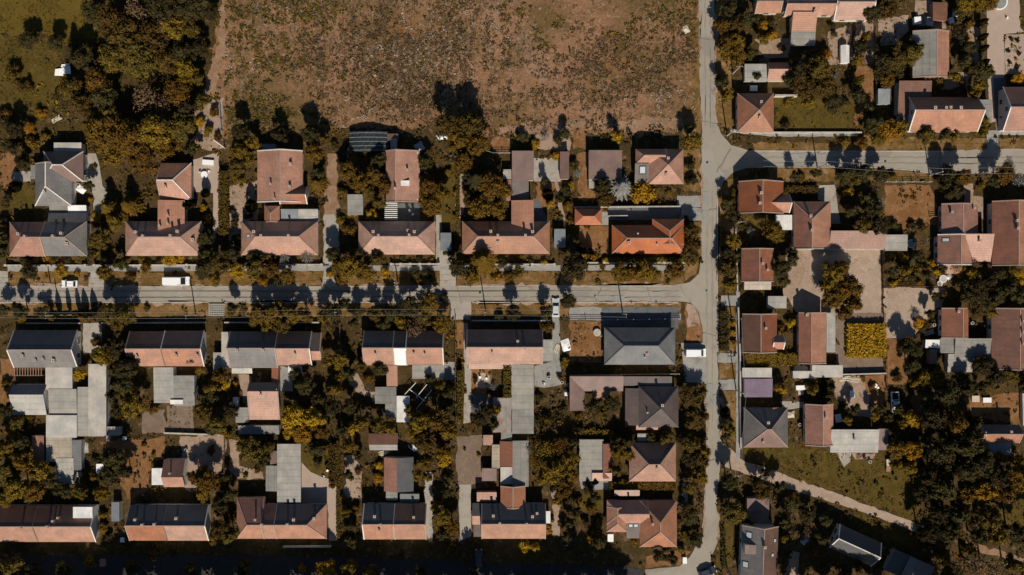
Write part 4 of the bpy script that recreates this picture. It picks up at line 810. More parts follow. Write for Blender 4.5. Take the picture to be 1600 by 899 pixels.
patch('yard', 'g_drylawn', 'lawn', [(1345, 587), (1382, 586), (1380, 630), (1362, 638)], .25, keep=True)
patch('yard', 'g_pave', 'pave', [(1308, 708), (1330, 708), (1328, 722), (1318, 730)], .12)
patch('yard', 'g_dirt', 'dirt', [(1330, 708), (1368, 708), (1366, 716), (1336, 718)], .2)
patch('lawn', 'g_drylawn', 'lawn', [(1506, 622), (1594, 612), (1594, 664), (1520, 652)], .25, keep=True)
patch('yard', 'g_drylawn', 'lawn', rect(1383, 528, 1425, 600), .3, keep=True)
patch('yard', 'g_drylawn', 'lawn', [(1425, 618), (1455, 618), (1458, 650), (1425, 650)], .3, keep=True)
patch('yard', 'g_dirt', 'dirt', [(1166, 775), (1200, 770), (1206, 830), (1168, 812)], .25)
# dusty crumbled edges of the streets
for k, (a, b, y) in enumerate([(30, 130, 447), (180, 330, 447.5), (340, 480, 447), (530, 600, 447), (740, 860, 446), (880, 1040, 446), (-20, 60, 474), (240, 326, 474), (390, 520, 473.5), (560, 690, 473), (740, 860, 473.5), (900, 1060, 474)]):
    patch('dirt_edge', 'g_dirt', 'verge', [(a, y - 1.6), ((a + b) / 2, y - 2.6), (b, y - 1.2), (b + 2, y + 1.4), ((a + b) / 2, y + 2.2), (a - 2, y + 1.2)], .35)
for k, (x, y0, y1) in enumerate([(1093, 10, 90), (1096, 240, 320), (1121.5, 320, 440), (1122, 490, 550), (1105, 610, 680), (1127, 620, 690), (1117, 20, 150), (1122, 800, 860), (1100, 760, 830)]):
    patch('dirt_edge', 'g_dirt', 'verge', [(x - 1.5, y0), (x + 1.6, y0 + 3), (x + 2.2, (y0 + y1) / 2), (x + 1.2, y1), (x - 1.8, y1 - 2)], .35)
for q in (rect(-20, 454.5, 1060, 456.2), rect(-20, 464, 1064, 465.6), rect(1101.5, -20, 1103, 200), rect(1109, -20, 1110.5, 205), rect(1104, 300, 1105.5, 640), rect(1112.5, 300, 1114, 660), rect(1180, 246, 1640, 247.4), rect(1180, 255, 1640, 256.4)):
    patch('road_wear', 'g_wear', 'road', q, .10)
for k, (a, b) in enumerate([((60, 450), (68, 472)), ((220, 449), (214, 472)), ((455, 449), (462, 472)), ((715, 449), (722, 472)), ((940, 447), (932, 471)), ((1010, 447), (1018, 470)), ((1096, 190), (1124, 194)), ((1096, 330), (1120, 326)), ((1098, 520), (1121, 526)), ((1104, 620), (1125, 616)), ((1290, 236), (1296, 262)), ((1470, 237), (1466, 271)), ((1093, 60), (1116, 64)), ((1104, 720), (1126, 716)), ((1120, 270), (1142, 232)), ((1062, 447), (1080, 474))]):
    q = [(a[0] + (b[0] - a[0]) * t / 6 + random.Random(k * 9 + t).uniform(-1.6, 1.6), a[1] + (b[1] - a[1]) * t / 6 + random.Random(k * 7 + t).uniform(-.8, .8)) for t in range(7)]
    patch('road_crack', 'g_crack', 'road', [(x - .45, y - .35) for x, y in q] + [(x + .45, y + .35) for x, y in q[::-1]], 0)
for q in (rect(1098, 300, 1107, 352), rect(1110, 120, 1115, 170), rect(560, 452, 590, 459), rect(930, 462, 975, 469), rect(1230, 240, 1290, 247), rect(1104, 600, 1113, 640)):
    patch('road_repair', 'g_slab', 'road', q, .08)
# kerbs: real steps along the street edges
def kerb(px, w=.18, h=.11):
    m = MB()
    for a, b in zip(px, px[1:]):
        A, B = P(*a), P(*b); m.bar((A[0], A[1], h / 2), (B[0], B[1], h / 2), w, h, 'concrete')
    tag(m.build('kerb'), kind='structure')
for a, b in ((12, 137), (172, 502), (529, 686), (714, 866), (876, 1050)): kerb([(a, 448.2 if a < 600 else 447.4), (b, 448.2 if b < 600 else 446.8)])
for a, b in ((-40, 146), (158, 326), (350, 384), (386, 702), (738, 862), (876, 1060)): kerb([(a, 473), (b, 472.4)])
kerb([(1121.2, 310), (1121, 450), (1121.5, 550)]); kerb([(1172, 236), (1300, 236.4), (1480, 236.4)]); kerb([(1200, 261.2), (1365, 261.6), (1420, 266), (1450, 270)])
# ------------------------------------------------------------------ trees and shrubs
def leafy(name, lobes, n_leaf, size, seed, flat=.85, core=True):
    """crown template in a unit ball: leaf-sized faces round several lobes, with gaps between them"""
    r = random.Random(seed); m = MB(); tw = []
    for (c, lr) in lobes:
        c = Vector(c); shade = r.random() * .7
        k = int(n_leaf * (lr / .4) ** 2)
        for _ in range(k):
            d = Vector((r.gauss(0, 1), r.gauss(0, 1), r.gauss(.35, .9))); d.normalize()
            p = c + d * lr * (1 - abs(r.gauss(0, .16)))
            n = (d + Vector((r.gauss(0, .34), r.gauss(0, .34), r.gauss(0, .3)))).normalized()
            u = n.cross(Vector((r.gauss(0, 1), r.gauss(0, 1), r.gauss(0, 1)))).normalized(); w = n.cross(u)
            a = size * r.uniform(.6, 1.35); b = a * r.uniform(.55, .9)
            m.poly([p - u * a, p - w * b, p + u * a * .9, p + w * b], 'L'); tw.append(min(1, max(0, shade + r.gauss(0, .25))))
        if core:
            q = []
            for j in range(5):
                for i in range(6):
                    th = PI * (j + .5) / 5; ph = 2 * PI * i / 6 + j
                    q.append(c + Vector((math.sin(th) * math.cos(ph), math.sin(th) * math.sin(ph), math.cos(th))) * lr * .78 * r.uniform(.7, 1.1))
            for j in range(4):
                for i in range(6):
                    i2 = (i + 1) % 6
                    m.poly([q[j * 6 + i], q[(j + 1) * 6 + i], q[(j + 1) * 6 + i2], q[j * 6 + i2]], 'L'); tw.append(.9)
    return m, tw
def crown_mesh(name, m, tw, mat):
    me = bpy.data.meshes.new(name); me.from_pydata(m.v, [], m.f); me.materials.append(MATS[mat])
    a = me.attributes.new('twig', 'FLOAT', 'FACE'); a.data.foreach_set('value', tw)
    return me
def lobes_round(seed, n, rr=(.28, .46)):
    r = random.Random(seed); out = [((0, 0, .12), .5)]
    for i in range(n):
        ph = 2 * PI * (i * .381966 + r.random() * .08); t = math.sqrt((i + .5) / n)
        d = t * .70 * r.uniform(.8, 1.08); z = .55 * (1 - t * t) + r.uniform(-.22, .18) - (.28 if r.random() < .3 else 0)
        out.append(((d * math.cos(ph), d * math.sin(ph), z), r.uniform(*rr)))
    return out
def spruce_parts(seed, whorls, per, droop=.3):
    """a conifer: whorls of radial boughs, each a spray of needle faces"""
    r = random.Random(seed); m = MB(); tw = []
    for k in range(whorls):
        f = k / (whorls - 1); z = -.95 + 1.9 * f; L = (1 - f) ** .8 * 1.0 + .06
        for i in range(per):
            a = 2 * PI * (i + (k % 2) * .5) / per + r.gauss(0, .14); Lb = L * r.uniform(.75, 1.12); sh = r.random() * .6
            n = 5 + int(9 * L)
            for j in range(n):
                t = (j + .6) / n
                for s in (-1, 1):
                    ang = a + s * r.uniform(.2, .55); q = .10 * (1.25 - t) + .05
                    base = Vector((math.cos(a) * Lb * t, math.sin(a) * Lb * t, z + .10 - droop * t * L))
                    tip = base + Vector((math.cos(ang), math.sin(ang), r.uniform(-.25, .15))) * q * 1.7
                    sd = Vector((-math.sin(ang), math.cos(ang), r.uniform(-.4, .4))) * q * .33
                    m.poly([base - sd, tip - sd * .2, tip + sd * .2, base + sd], 'L'); tw.append(min(1, max(0, sh + r.gauss(0, .2))))
    return m, tw
def cypress_parts(seed):
    r = random.Random(seed); m = MB(); tw = []
    for _ in range(650):
        f = r.random(); z = -1 + 2 * f; R = math.sin(min(1, (1 - f) * 1.25 + .04) * PI / 2) * (.55 + .45 * min(1, f * 5)); a = r.random() * 2 * PI
        p = Vector((math.cos(a) * R * r.uniform(.75, 1), math.sin(a) * R * r.uniform(.75, 1), z)); n = Vector((math.cos(a), math.sin(a), .3))
        u = Vector((0, 0, 1)).cross(n).normalized(); q = r.uniform(.12, .24)
        m.poly([p - u * q, p + Vector((0, 0, -.06)), p + u * q, p + n * .08 + Vector((0, 0, .16))], 'L'); tw.append(r.random() * .8)
    n = 7
    for k in range(6):
        z0, z1 = -1 + k * .31, -1 + (k + 1) * .31; R = lambda z: max(.03, .72 * (1 - (z + 1) / 2.0))
        for i in range(n):
            a, b = 2 * PI * i / n, 2 * PI * (i + 1) / n
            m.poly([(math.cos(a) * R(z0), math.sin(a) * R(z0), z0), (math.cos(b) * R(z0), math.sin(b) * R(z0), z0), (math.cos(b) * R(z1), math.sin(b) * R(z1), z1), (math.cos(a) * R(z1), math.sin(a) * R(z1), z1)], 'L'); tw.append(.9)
    return m, tw
SHAPES = {
    'B': [leafy('b', lobes_round(s, 15 + s % 5, (.22, .40)), 120, .062, s) for s in range(1, 7)],
    'L': [leafy('l', lobes_round(40 + s, 16, (.18, .3)), 85, .05, s, core=False) for s in range(1, 4)],
    'S': [leafy('s', lobes_round(70 + s, 7, (.34, .5)), 75, .085, s) for s in range(1, 5)],
    'P': [spruce_parts(s, 11, 13) for s in range(1, 4)],
    'C': [cypress_parts(s) for s in range(1, 4)],
}
CM = {}
def crown(shape, mat, i):
    k = (shape, mat, i % len(SHAPES[shape]))
    if k not in CM: CM[k] = crown_mesh('crown', *SHAPES[shape][k[2]], mat)
    return CM[k]
def trunk_mesh(seed):
    r = random.Random(seed); m = MB()
    m.tube([(0, 0, -.05), (.006, .004, .3), (-.004, .01, .62), (.004, -.006, .9)], [.034, .025, .016, .006], 'bark', 7)
    for k in range(6):
        a = k * 1.9 + r.random(); z = .36 + .07 * k; L = .2 * r.uniform(.7, 1.2)
        m.tube([(0, 0, z), (math.cos(a) * L * .5, math.sin(a) * L * .5, z + .07), (math.cos(a) * L, math.sin(a) * L, z + .15)], [.013, .009, .004], 'bark', 5)
    return m.mesh('trunk')
TRUNKS = [trunk_mesh(s) for s in range(3)]
CODE = {  # code: (leaf material, shape, colour words, noun, object name)
    'm': ('lf_mustard', 'B', 'mustard', 'tree', 'broadleaf_tree'), 'i': ('lf_mid', 'B', 'olive', 'tree', 'broadleaf_tree'), 'd': ('lf_dark', 'B', 'dark', 'tree', 'broadleaf_tree'),
    'g': ('lf_golden', 'B', 'golden', 'tree', 'broadleaf_tree'), 't': ('lf_tan', 'L', 'thin tan', 'tree', 'broadleaf_tree'), 's': ('lf_silver', 'L', 'silvery', 'tree', 'broadleaf_tree'), 'k': ('lf_mustard', 'L', 'feathery mustard', 'tree', 'broadleaf_tree'),
    'bm': ('lf_mustard', 'S', 'mustard', 'bush', 'shrub'), 'bi': ('lf_mid', 'S', 'olive', 'bush', 'shrub'), 'bd': ('lf_dark', 'S', 'dark', 'bush', 'shrub'), 'bg': ('lf_golden', 'S', 'golden', 'bush', 'shrub'),
    'bo': ('lf_orange', 'S', 'orange-yellow', 'bush', 'shrub'), 'bs': ('lf_silver', 'L', 'silvery', 'bush', 'shrub'), 'bt': ('lf_tan', 'L', 'tan', 'bush', 'shrub'),
    'pm': ('lf_mustard', 'P', 'mustard', 'spruce', 'spruce_tree'), 'pd': ('lf_dark', 'P', 'dark', 'spruce', 'spruce_tree'), 'pi': ('lf_mid', 'P', 'olive', 'spruce', 'spruce_tree'), 'ps': ('lf_silver', 'P', 'silver', 'spruce', 'spruce_tree'),
    'cd': ('lf_dark', 'C', 'dark', 'cypress', 'cypress_tree'), 'cm': ('lf_mid', 'C', 'olive', 'cypress', 'cypress_tree'),
}
PL = """
150 22 20 d;178 32 26 i;215 20 20 t 11;255 15 28 d;300 12 26 d;330 20 15 d;272 44 22 m;296 46 17 m;202 62 27 i;242 62 26 i;312 76 15 d;284 84 20 d;180 92 25 i;225 97 27 i;262 96 23 m;291 108 17 m;310 122 11 i;131 93 20 d;112 80 13 pd;155 130 23 m;111 140 19 i;128 162 17 m;166 152 21 d;226 152 24 t 10;252 166 20 t 9;278 146 19 m;292 170 17 d;168 186 21 i;290 128 14 m
163 206 27 m 11;205 216 30 m 12;250 206 28 m 12;284 200 22 i 10;226 244 24 m 10;178 240 22 m 9;262 232 20 m 9;145 200 16 m;300 232 12 d
47 64 17 d 6;88 68 15 d 6;20 118 18 bi;40 135 12 bi;92 150 10 bd;10 190 13 bd;26 202 15 d;45 200 12 bg;63 178 10 bg;8 178 12 bm;20 228 16 d;50 222 12 bm;36 254 14 d;70 215 9 bm;22 292 9 cd 5;12 312 9 bd;5 345 10 bd;8 372 12 d;2 392 12 d
170 326 17 pm 7;202 322 18 pm 7;182 346 17 m 7;152 340 10 bg;157 375 20 i;140 395 10 bd;148 262 5 bm;140 290 9 d;140 312 5 bg
318 325 7 bg;324 342 8 bg;320 302 7 cd 5;300 318 6 cd 5;290 322 6 cd 5;322 372 15 d;322 398 14 d;315 160 12 m;335 175 10 bm;325 205 10 bm;340 215 8 bm;312 190 8 bg;200 405 8 bm;220 406 7 bm;265 405 12 bg;282 404 9 bg;38 408 8 bd;56 406 6 bg;72 405 6 bg;82 408 8 bm;105 407 7 bd;125 405 9 bi
378 208 15 d 8;438 212 14 d 7;488 212 17 d 8;492 240 17 m 8;375 238 16 m;396 222 13 m;374 262 16 i;388 250 12 m;374 282 11 m;402 272 6 bm;498 272 12 d;496 288 14 pm 6;432 232 6 bg;392 322 10 cd 6;368 348 9 bd;388 338 8 bd;362 330 7 bd;370 375 12 bd;376 392 12 bm;508 218 10 i;524 228 8 bd;535 250 12 bd;552 246 12 bm;545 270 18 m;562 286 19 m;586 276 18 m;603 292 15 m;592 252 14 d;575 300 12 i;552 330 10 bg;580 335 12 bg;592 318 12 i;536 300 10 bm;532 345 10 bm;546 360 13 bm
668 292 18 m;690 304 15 m;674 322 17 m;666 254 14 d;660 312 10 m;700 270 8 bm;712 300 6 bm;710 340 6 bm;716 222 23 m 10;746 226 22 m 10;726 252 20 m 9;700 198 20 i 11;735 196 22 i 11;745 282 22 pd 9;768 292 24 m 9;750 326 22 m 9;777 326 18 m 8;735 310 14 i;788 300 12 m
716 418 18 d;755 408 24 pm 10;738 432 14 m;776 434 9 bg;700 395 10 bd;815 216 11 bd;836 226 9 bg;852 214 10 bs;872 220 10 bd;868 244 9 bg;882 210 9 d;850 284 7 d 5;856 304 9 cd 5;859 319 8 bg;885 296 10 bd;888 322 9 bm;892 345 8 bm;892 290 7 bg;903 272 10 s 4;896 258 9 bd;876 310 8 bd;905 340 6 bm
972 292 18 ps 7;942 291 15 d;946 312 14 i;1003 305 21 bg 5;963 214 11 g 6;1081 222 15 m 8;1078 200 10 d;1078 258 10 bd;1080 282 10 bd;1080 362 14 i;1083 382 14 i;1080 402 17 i 6;1072 345 8 bd;1022 300 6 bm;1045 302 6 bm;905 390 5 cd 5;914 392 5 cd 5;923 393 5 cd 5;900 378 9 d;912 401 7 bg;928 402 6 bg
898 418 24 d 10;887 470 15 d 6;968 424 17 m;986 426 18 m;1004 424 18 m;1020 428 13 m;1056 422 16 m;940 416 8 bm;945 406 6 bg;808 424 12 i;795 432 10 bm;829 410 6 bd;850 410 6 bg;786 410 9 bd;812 402 7 bm;545 416 22 m;570 424 19 m;590 404 14 i;602 426 10 bg;560 398 12 d;535 438 9 bm;648 430 11 bd;668 430 12 bd;657 440 8 bm;629 403 7 bd;655 404 7 bd
320 420 19 d;345 412 19 i;372 424 14 g 5;366 396 15 d;335 436 12 m;400 418 18 i;424 420 16 m;450 432 14 m;438 438 12 d;410 440 10 bg;445 404 11 s 5;480 404 13 s 6;520 398 14 d;528 416 14 m;515 430 7 bg;398 402 12 d
48 424 15 d;94 424 13 bg;165 426 14 m;190 412 13 d;228 418 11 bm;205 432 10 bm;165 408 9 d;250 408 7 bd;120 428 6 bg
7 486 12 d;32 484 14 d 7;68 486 13 d 5;86 490 5 cd 6;101 489 4 cd 7;116 489 4 cd 7;128 489 6 cd 6;142 489 6 cd 6;130 495 11 bm;172 488 20 i 8;198 490 19 i 9;186 502 18 i 7;156 487 8 bd;229 482 6 bd;80 496 8 bm;36 500 9 bm
365 480 10 d 6;360 490 7 bm;404 492 18 m;430 490 20 m;455 492 18 m;442 506 18 i;476 492 15 m;418 506 13 m;520 487 16 d;505 494 13 m;538 474 11 d;560 487 12 d;585 490 15 i;610 488 17 d;640 478 20 d;672 472 17 m 8;694 466 9 bd;626 502 12 m;650 514 22 t 6;690 506 16 m;664 498 13 i;600 506 12 d;553 505 10 d;802 488 14 d 7;852 488 13 d 6;856 511 12 bm;882 566 9 bm;780 494 8 bd
126 587 12 g 5;160 556 19 m;186 544 18 d;150 535 9 bm;202 574 21 d;184 575 16 i;196 600 17 d;208 634 22 m;186 642 14 d;204 612 15 i;240 640 9 bm;176 620 12 d;30 500 8 bm;10 600 9 bi;12 640 14 d;28 660 13 i;18 675 10 bg;36 690 16 d;10 700 18 m;40 720 20 m;65 735 20 m;15 735 20 i;30 760 22 m;58 765 20 m;10 775 18 m;80 748 14 d;45 655 10 bm;105 770 12 d;128 768 14 i;95 762 12 d;160 770 14 m
180 715 22 d;172 742 20 d;195 735 16 d;145 745 9 bm;165 775 10 m;148 720 8 bd;225 695 5 bm;240 712 5 bm;318 734 10 m;305 745 14 m;326 752 20 m;318 770 15 m;345 788 14 d;360 772 13 d;345 826 18 i;360 836 15 i;335 842 12 bm;355 745 9 d;225 778 8 bd;160 805 8 bm;162 825 9 bm;170 840 8 bd;330 704 9 bd
345 586 15 m;332 606 13 m;352 600 11 bg;312 578 9 bm;320 644 18 i;344 662 18 i;362 642 14 d;330 622 12 d;335 672 13 d;356 680 9 bm;300 560 9 d;368 600 6 bo;460 650 22 g;488 652 20 g;472 674 20 g;503 674 14 m;450 672 13 g;478 602 18 d;462 586 12 d;532 562 16 m;546 582 13 d;525 608 14 m;520 635 15 d;548 635 14 d;562 660 14 m;592 664 15 i;610 668 12 m;545 696 15 m;552 668 12 g;575 652 10 d;594 577 13 d 6;576 594 10 bm;565 572 10 i;560 712 8 d;530 588 9 m;490 560 9 bi;512 562 12 m;500 622 11 d;532 672 10 d;526 700 8 bm
395 704 20 i;410 718 15 d;380 698 12 m;420 700 12 i;402 735 6 bm;384 745 5 bm;494 703 15 bd;496 722 9 bd;510 697 5 bd;511 727 5 bd;545 742 10 d;590 748 10 bg;560 738 6 bm;592 728 8 bg;556 795 9 bm;540 800 10 m;545 820 12 d;548 845 12 d;535 778 7 bm
655 660 20 m;682 656 22 m;702 672 16 m;664 690 20 i;692 704 14 m;645 676 15 m;640 640 10 i;700 640 14 d;702 612 12 d;694 716 14 g;664 722 14 m;652 742 10 m;668 745 9 m;672 592 9 d;690 602 10 i;700 770 10 d;690 805 16 m;706 822 14 m;692 834 12 d;680 790 9 m;700 745 9 d
770 605 9 bs;760 642 14 d;776 640 10 m;744 640 10 bs;750 655 14 d;772 662 10 d;742 594 6 bd;764 612 6 bd;748 712 4 bo;726 702 3 bd;742 660 8 bm
850 700 21 k;876 694 19 k;838 722 18 k;866 734 21 m;890 718 18 m;880 764 18 m;892 742 14 m;848 745 13 m;894 692 11 d;836 704 11 k;870 782 10 m;855 655 10 bi;842 622 8 bd;882 612 6 bs;875 590 6 bm;856 588 3 bd;880 640 8 bd
1080 620 20 i 6;1096 612 10 i 5;1086 656 19 i 6;1100 650 9 i 5;1078 692 17 i;1100 704 13 m;1076 716 15 d;1092 742 17 m;1078 762 13 i;1066 682 10 d;926 634 13 d;956 630 15 d;942 645 11 i;905 650 7 bm;1040 682 13 i;1018 682 9 d;982 690 15 pd;966 706 15 m;980 712 12 m;962 734 11 i;966 690 10 d;972 754 8 bm;1052 765 7 bm;925 672 7 bm;906 672 9 bd;918 752 5 cd 4;930 752 6 cd 4;918 765 9 bd;930 775 11 d
"""
PR = """
1140 14 14 d;1128 42 15 m;1150 40 14 i;1166 34 13 d;1134 68 16 m;1152 66 15 m;1150 88 16 m;1172 84 12 d;1130 86 11 m;1190 42 12 bg;1204 56 12 bg;1192 62 11 m;1185 30 9 bd;1205 36 8 bd;1222 75 7 bm;1134 150 13 m;1128 128 12 d;1248 112 22 d 9;1278 110 22 i 9;1255 138 22 i 9;1286 136 20 i 9;1236 128 14 d;1264 160 14 m;1291 85 12 bo 4;1302 160 17 d 5;1182 120 8 d 4;1215 98 6 bm;1300 40 7 bd;1304 54 6 bd;1322 160 7 bd;1228 196 8 bd;1235 160 10 bm
1345 74 14 d;1352 58 10 m;1360 22 16 d;1386 16 17 i;1340 95 10 m;1378 98 17 d;1400 96 17 i;1426 84 20 i 8;1420 72 12 d;1384 126 15 m;1400 112 12 d;1368 116 9 d;1340 150 14 d;1340 128 10 i;1362 196 18 d;1388 206 20 g 7;1405 198 13 m;1370 216 14 m;1355 172 12 d;1444 212 17 i;1474 210 11 d;1490 214 10 m;1534 206 10 m;1538 190 8 m;1506 10 14 m;1525 6 16 m;1544 6 15 m;1498 52 14 d;1512 76 13 d;1504 96 12 d;1518 104 12 i;1490 120 10 m;1502 128 8 bd;1534 112 17 d 8;1528 134 12 m;1522 148 10 m;1515 40 9 bm;1510 60 7 bg;1528 60 6 bg;1484 70 6 bd;1495 20 9 d
1537 34 5 cd 6;1537 57 5 cd 6;1538 75 5 cd 6;1539 97 5 cd 6;1590 122 12 bo;1580 62 4 bd;1590 64 4 bd;1576 80 4 bd;1592 84 4 bd;1578 98 4 bd;1590 104 4 bd;1582 72 3 bg;1588 93 3 bg;1346 222 12 bm;1320 222 9 bm;1470 130 6 bg;1556 214 3 bd;1566 214 3 bd;1578 214 3 bd;1590 214 3 bd
1138 318 13 d;1144 334 12 d;1148 300 8 bi;1145 378 15 m;1134 396 14 d;1138 420 17 i;1148 400 11 d;1140 446 15 m;1152 345 9 d;1130 365 8 bm;1172 362 11 bs;1160 352 8 d;1206 360 18 m;1218 370 11 i;1194 352 10 m;1220 420 16 d;1236 408 12 d;1226 440 10 bd;1238 395 9 d;1300 430 22 m 10;1325 450 22 m 10;1300 465 20 m 9;1330 474 17 m 9;1316 488 14 m 8;1312 418 14 m 9;1290 448 14 m 8
1241 276 9 d 6;1274 272 9 d;1252 278 8 bm;1318 274 18 d;1348 270 18 d;1374 272 14 d;1336 282 12 i;1394 276 8 bm;1352 310 14 d;1362 328 18 d;1346 350 17 i;1374 352 18 d;1330 330 13 d;1324 300 9 bg;1326 325 8 bg;1376 318 9 s 5;1478 274 18 d 8;1488 298 18 d 8;1502 276 16 m 8;1476 290 12 d 8;1566 272 18 m 8;1590 282 14 s 6;1552 284 11 d 7;1534 290 8 bm;1440 356 8 bd;1425 352 8 bd;1396 352 9 bd
1392 402 9 bi;1406 398 7 bg;1412 404 8 bg;1433 402 11 d;1394 426 11 d;1414 424 10 m;1396 444 7 bg;1432 420 10 i;1460 412 8 bg;1464 426 7 bg;1448 428 9 d;1436 444 6 bg;1405 412 7 bd;1424 432 8 d;1470 420 9 d;1496 418 14 k;1516 432 14 m;1522 414 11 t;1542 438 16 d;1560 430 11 d;1592 432 14 g 5;1580 422 10 i;1575 448 14 d;1508 444 12 d;1500 428 8 bg
1522 456 19 d;1540 474 18 d;1526 484 15 i;1510 462 13 d;1556 462 16 d;1585 462 16 d;1546 488 11 m;1460 464 8 d 4;1476 462 8 bi;1431 492 9 bs;1452 490 9 d;1436 506 11 bo;1442 514 8 bd;1413 542 16 d;1430 546 14 d;1424 570 15 d;1444 590 14 m;1462 588 13 m;1432 598 12 m;1478 612 22 d;1532 570 18 d;1552 588 17 d;1576 586 15 i;1598 598 14 d;1510 604 15 d;1534 604 13 d;1500 590 12 d;1402 590 9 bi;1590 580 11 m
1236 505 10 bg;1220 512 8 bm;1226 520 7 bm;1130 505 7 bd;1131 522 8 bd;1132 538 7 bi;1146 505 6 bg;1147 520 6 bg;1147 535 6 bg;1133 645 8 cd 6;1136 660 10 d;1142 672 9 m;1134 682 8 d;1220 608 11 bg 4;1288 602 6 cd 5;1289 614 6 cd 5;1298 606 7 d;1270 610 10 m;1262 604 7 bm;1334 640 11 d;1324 656 9 m;1318 632 7 bd;1348 592 6 bm;1362 604 6 bm;1366 650 10 m;1374 640 9 d;1388 650 10 d;1418 652 12 g;1430 660 11 g;1410 662 9 m;1404 640 9 d;1256 558 5 bm
1458 650 22 d;1490 658 23 m;1508 690 27 d;1468 700 25 d;1530 722 24 d;1500 730 25 d;1552 742 22 d;1582 742 22 m;1444 628 14 d;1400 700 17 m;1424 704 19 g;1420 730 17 m;1400 726 12 m;1448 740 20 d;1470 760 23 d;1506 772 18 m;1536 766 20 g;1566 766 21 m;1594 756 16 m;1440 770 18 d;1490 800 22 d;1462 800 20 d;1540 808 22 i;1556 836 17 m;1526 836 16 d;1445 830 17 d;1480 830 20 d;1440 690 12 d;1520 660 14 d;1590 832 20 d;1604 800 12 m;1590 720 11 m;1560 714 11 m
1520 880 24 t;1550 886 22 t;1492 884 18 t;1470 872 14 i;1580 880 16 i;1508 856 14 i;1476 895 14 i;1450 858 12 d
1094 718 15 i;1086 740 12 i;1078 806 15 d 5;1087 842 15 d 5;1074 790 10 d;1070 836 8 bm;1140 752 15 d 8;1146 800 20 i 7;1132 795 11 d;1190 766 18 i;1204 782 12 t;1180 752 11 d;1216 760 12 d;1236 790 14 d 4;1262 804 16 d 4.5;1226 812 13 d;1240 834 12 t;1262 834 14 bt;1224 842 9 m;1290 812 12 d 4;1212 832 8 bm;1284 840 13 d;1276 862 12 bm;1286 884 14 d;1320 890 12 d;1340 880 9 d;1240 780 8 m 3;1198 738 8 d;1130 880 6 bd;1384 858 9 d
20 884 22 i;52 892 18 d;140 880 11 bm;100 890 16 d;510 890 20 g;548 888 17 m;472 888 8 bg;580 894 16 i;820 853 11 g 4;836 854 9 g 4;858 828 8 bg;885 838 9 d;922 842 8 bg;936 848 13 d;862 812 6 bm;992 848 7 bg;1030 868 13 d;1050 872 11 d;1064 858 8 bm;1062 815 6 bi;900 800 9 d;925 796 10 bm;915 815 8 bd;890 815 9 d;936 818 8 bm;890 780 10 d;905 785 8 bm;210 886 14 d;300 890 14 d;660 892 14 d;740 894 10 d;380 888 14 d;240 870 9 d
"""
def size_word(r): return 'tiny' if r <= 6 else 'small' if r < 10 else 'mid-sized' if r < 15 else 'large' if r < 20 else 'very large'
ANCH2 = [('pale meadow corner', 60, 25), ('dirt track by the wood', 338, 60), ('white sheet in the scrub', 100, 112), ('tan tree in the wood', 232, 152), ('street junction', 1112, 245), ('white car on the verge', 108, 444), ('white van by the road', 276, 440),
    ('silver car in the drive', 868, 481), ('golden crop bed', 1352, 532), ('side road path', 1260, 755), ('rough grass slope', 1300, 735), ('bare pale yard', 1345, 430), ('sandy double yard', 1430, 480), ('dry square lawn', 1420, 320), ('pinkish paved forecourt', 1555, 90),
    ('walled dug garden', 320, 700), ('green lawn with cypresses', 495, 715), ('mauve earth yard', 733, 718), ('round paved patio', 755, 595), ('concrete yard with a tree shadow', 855, 266), ('dry garden bed', 914, 535), ('shaded thicket', 1500, 700), ('white pickup in the shade', 1399, 632), ('overgrown lower corner', 1545, 870), ('shaded bottom street', 400, 880)]
ANCH2 = [(a, P(x, y)) for a, x, y in ANCH2]
PLANTS = []
GRP = {'broadleaf_tree': 'broadleaf trees of the settlement', 'shrub': 'bushes in yards and verges', 'spruce_tree': 'spruces in the gardens', 'cypress_tree': 'columnar cypresses', 'barrel': 'barrels in the yards', 'plank_pile': 'plank piles in the yards', 'garden_chair': 'garden chairs', 'tarpaulin': 'tarpaulins lying about'}
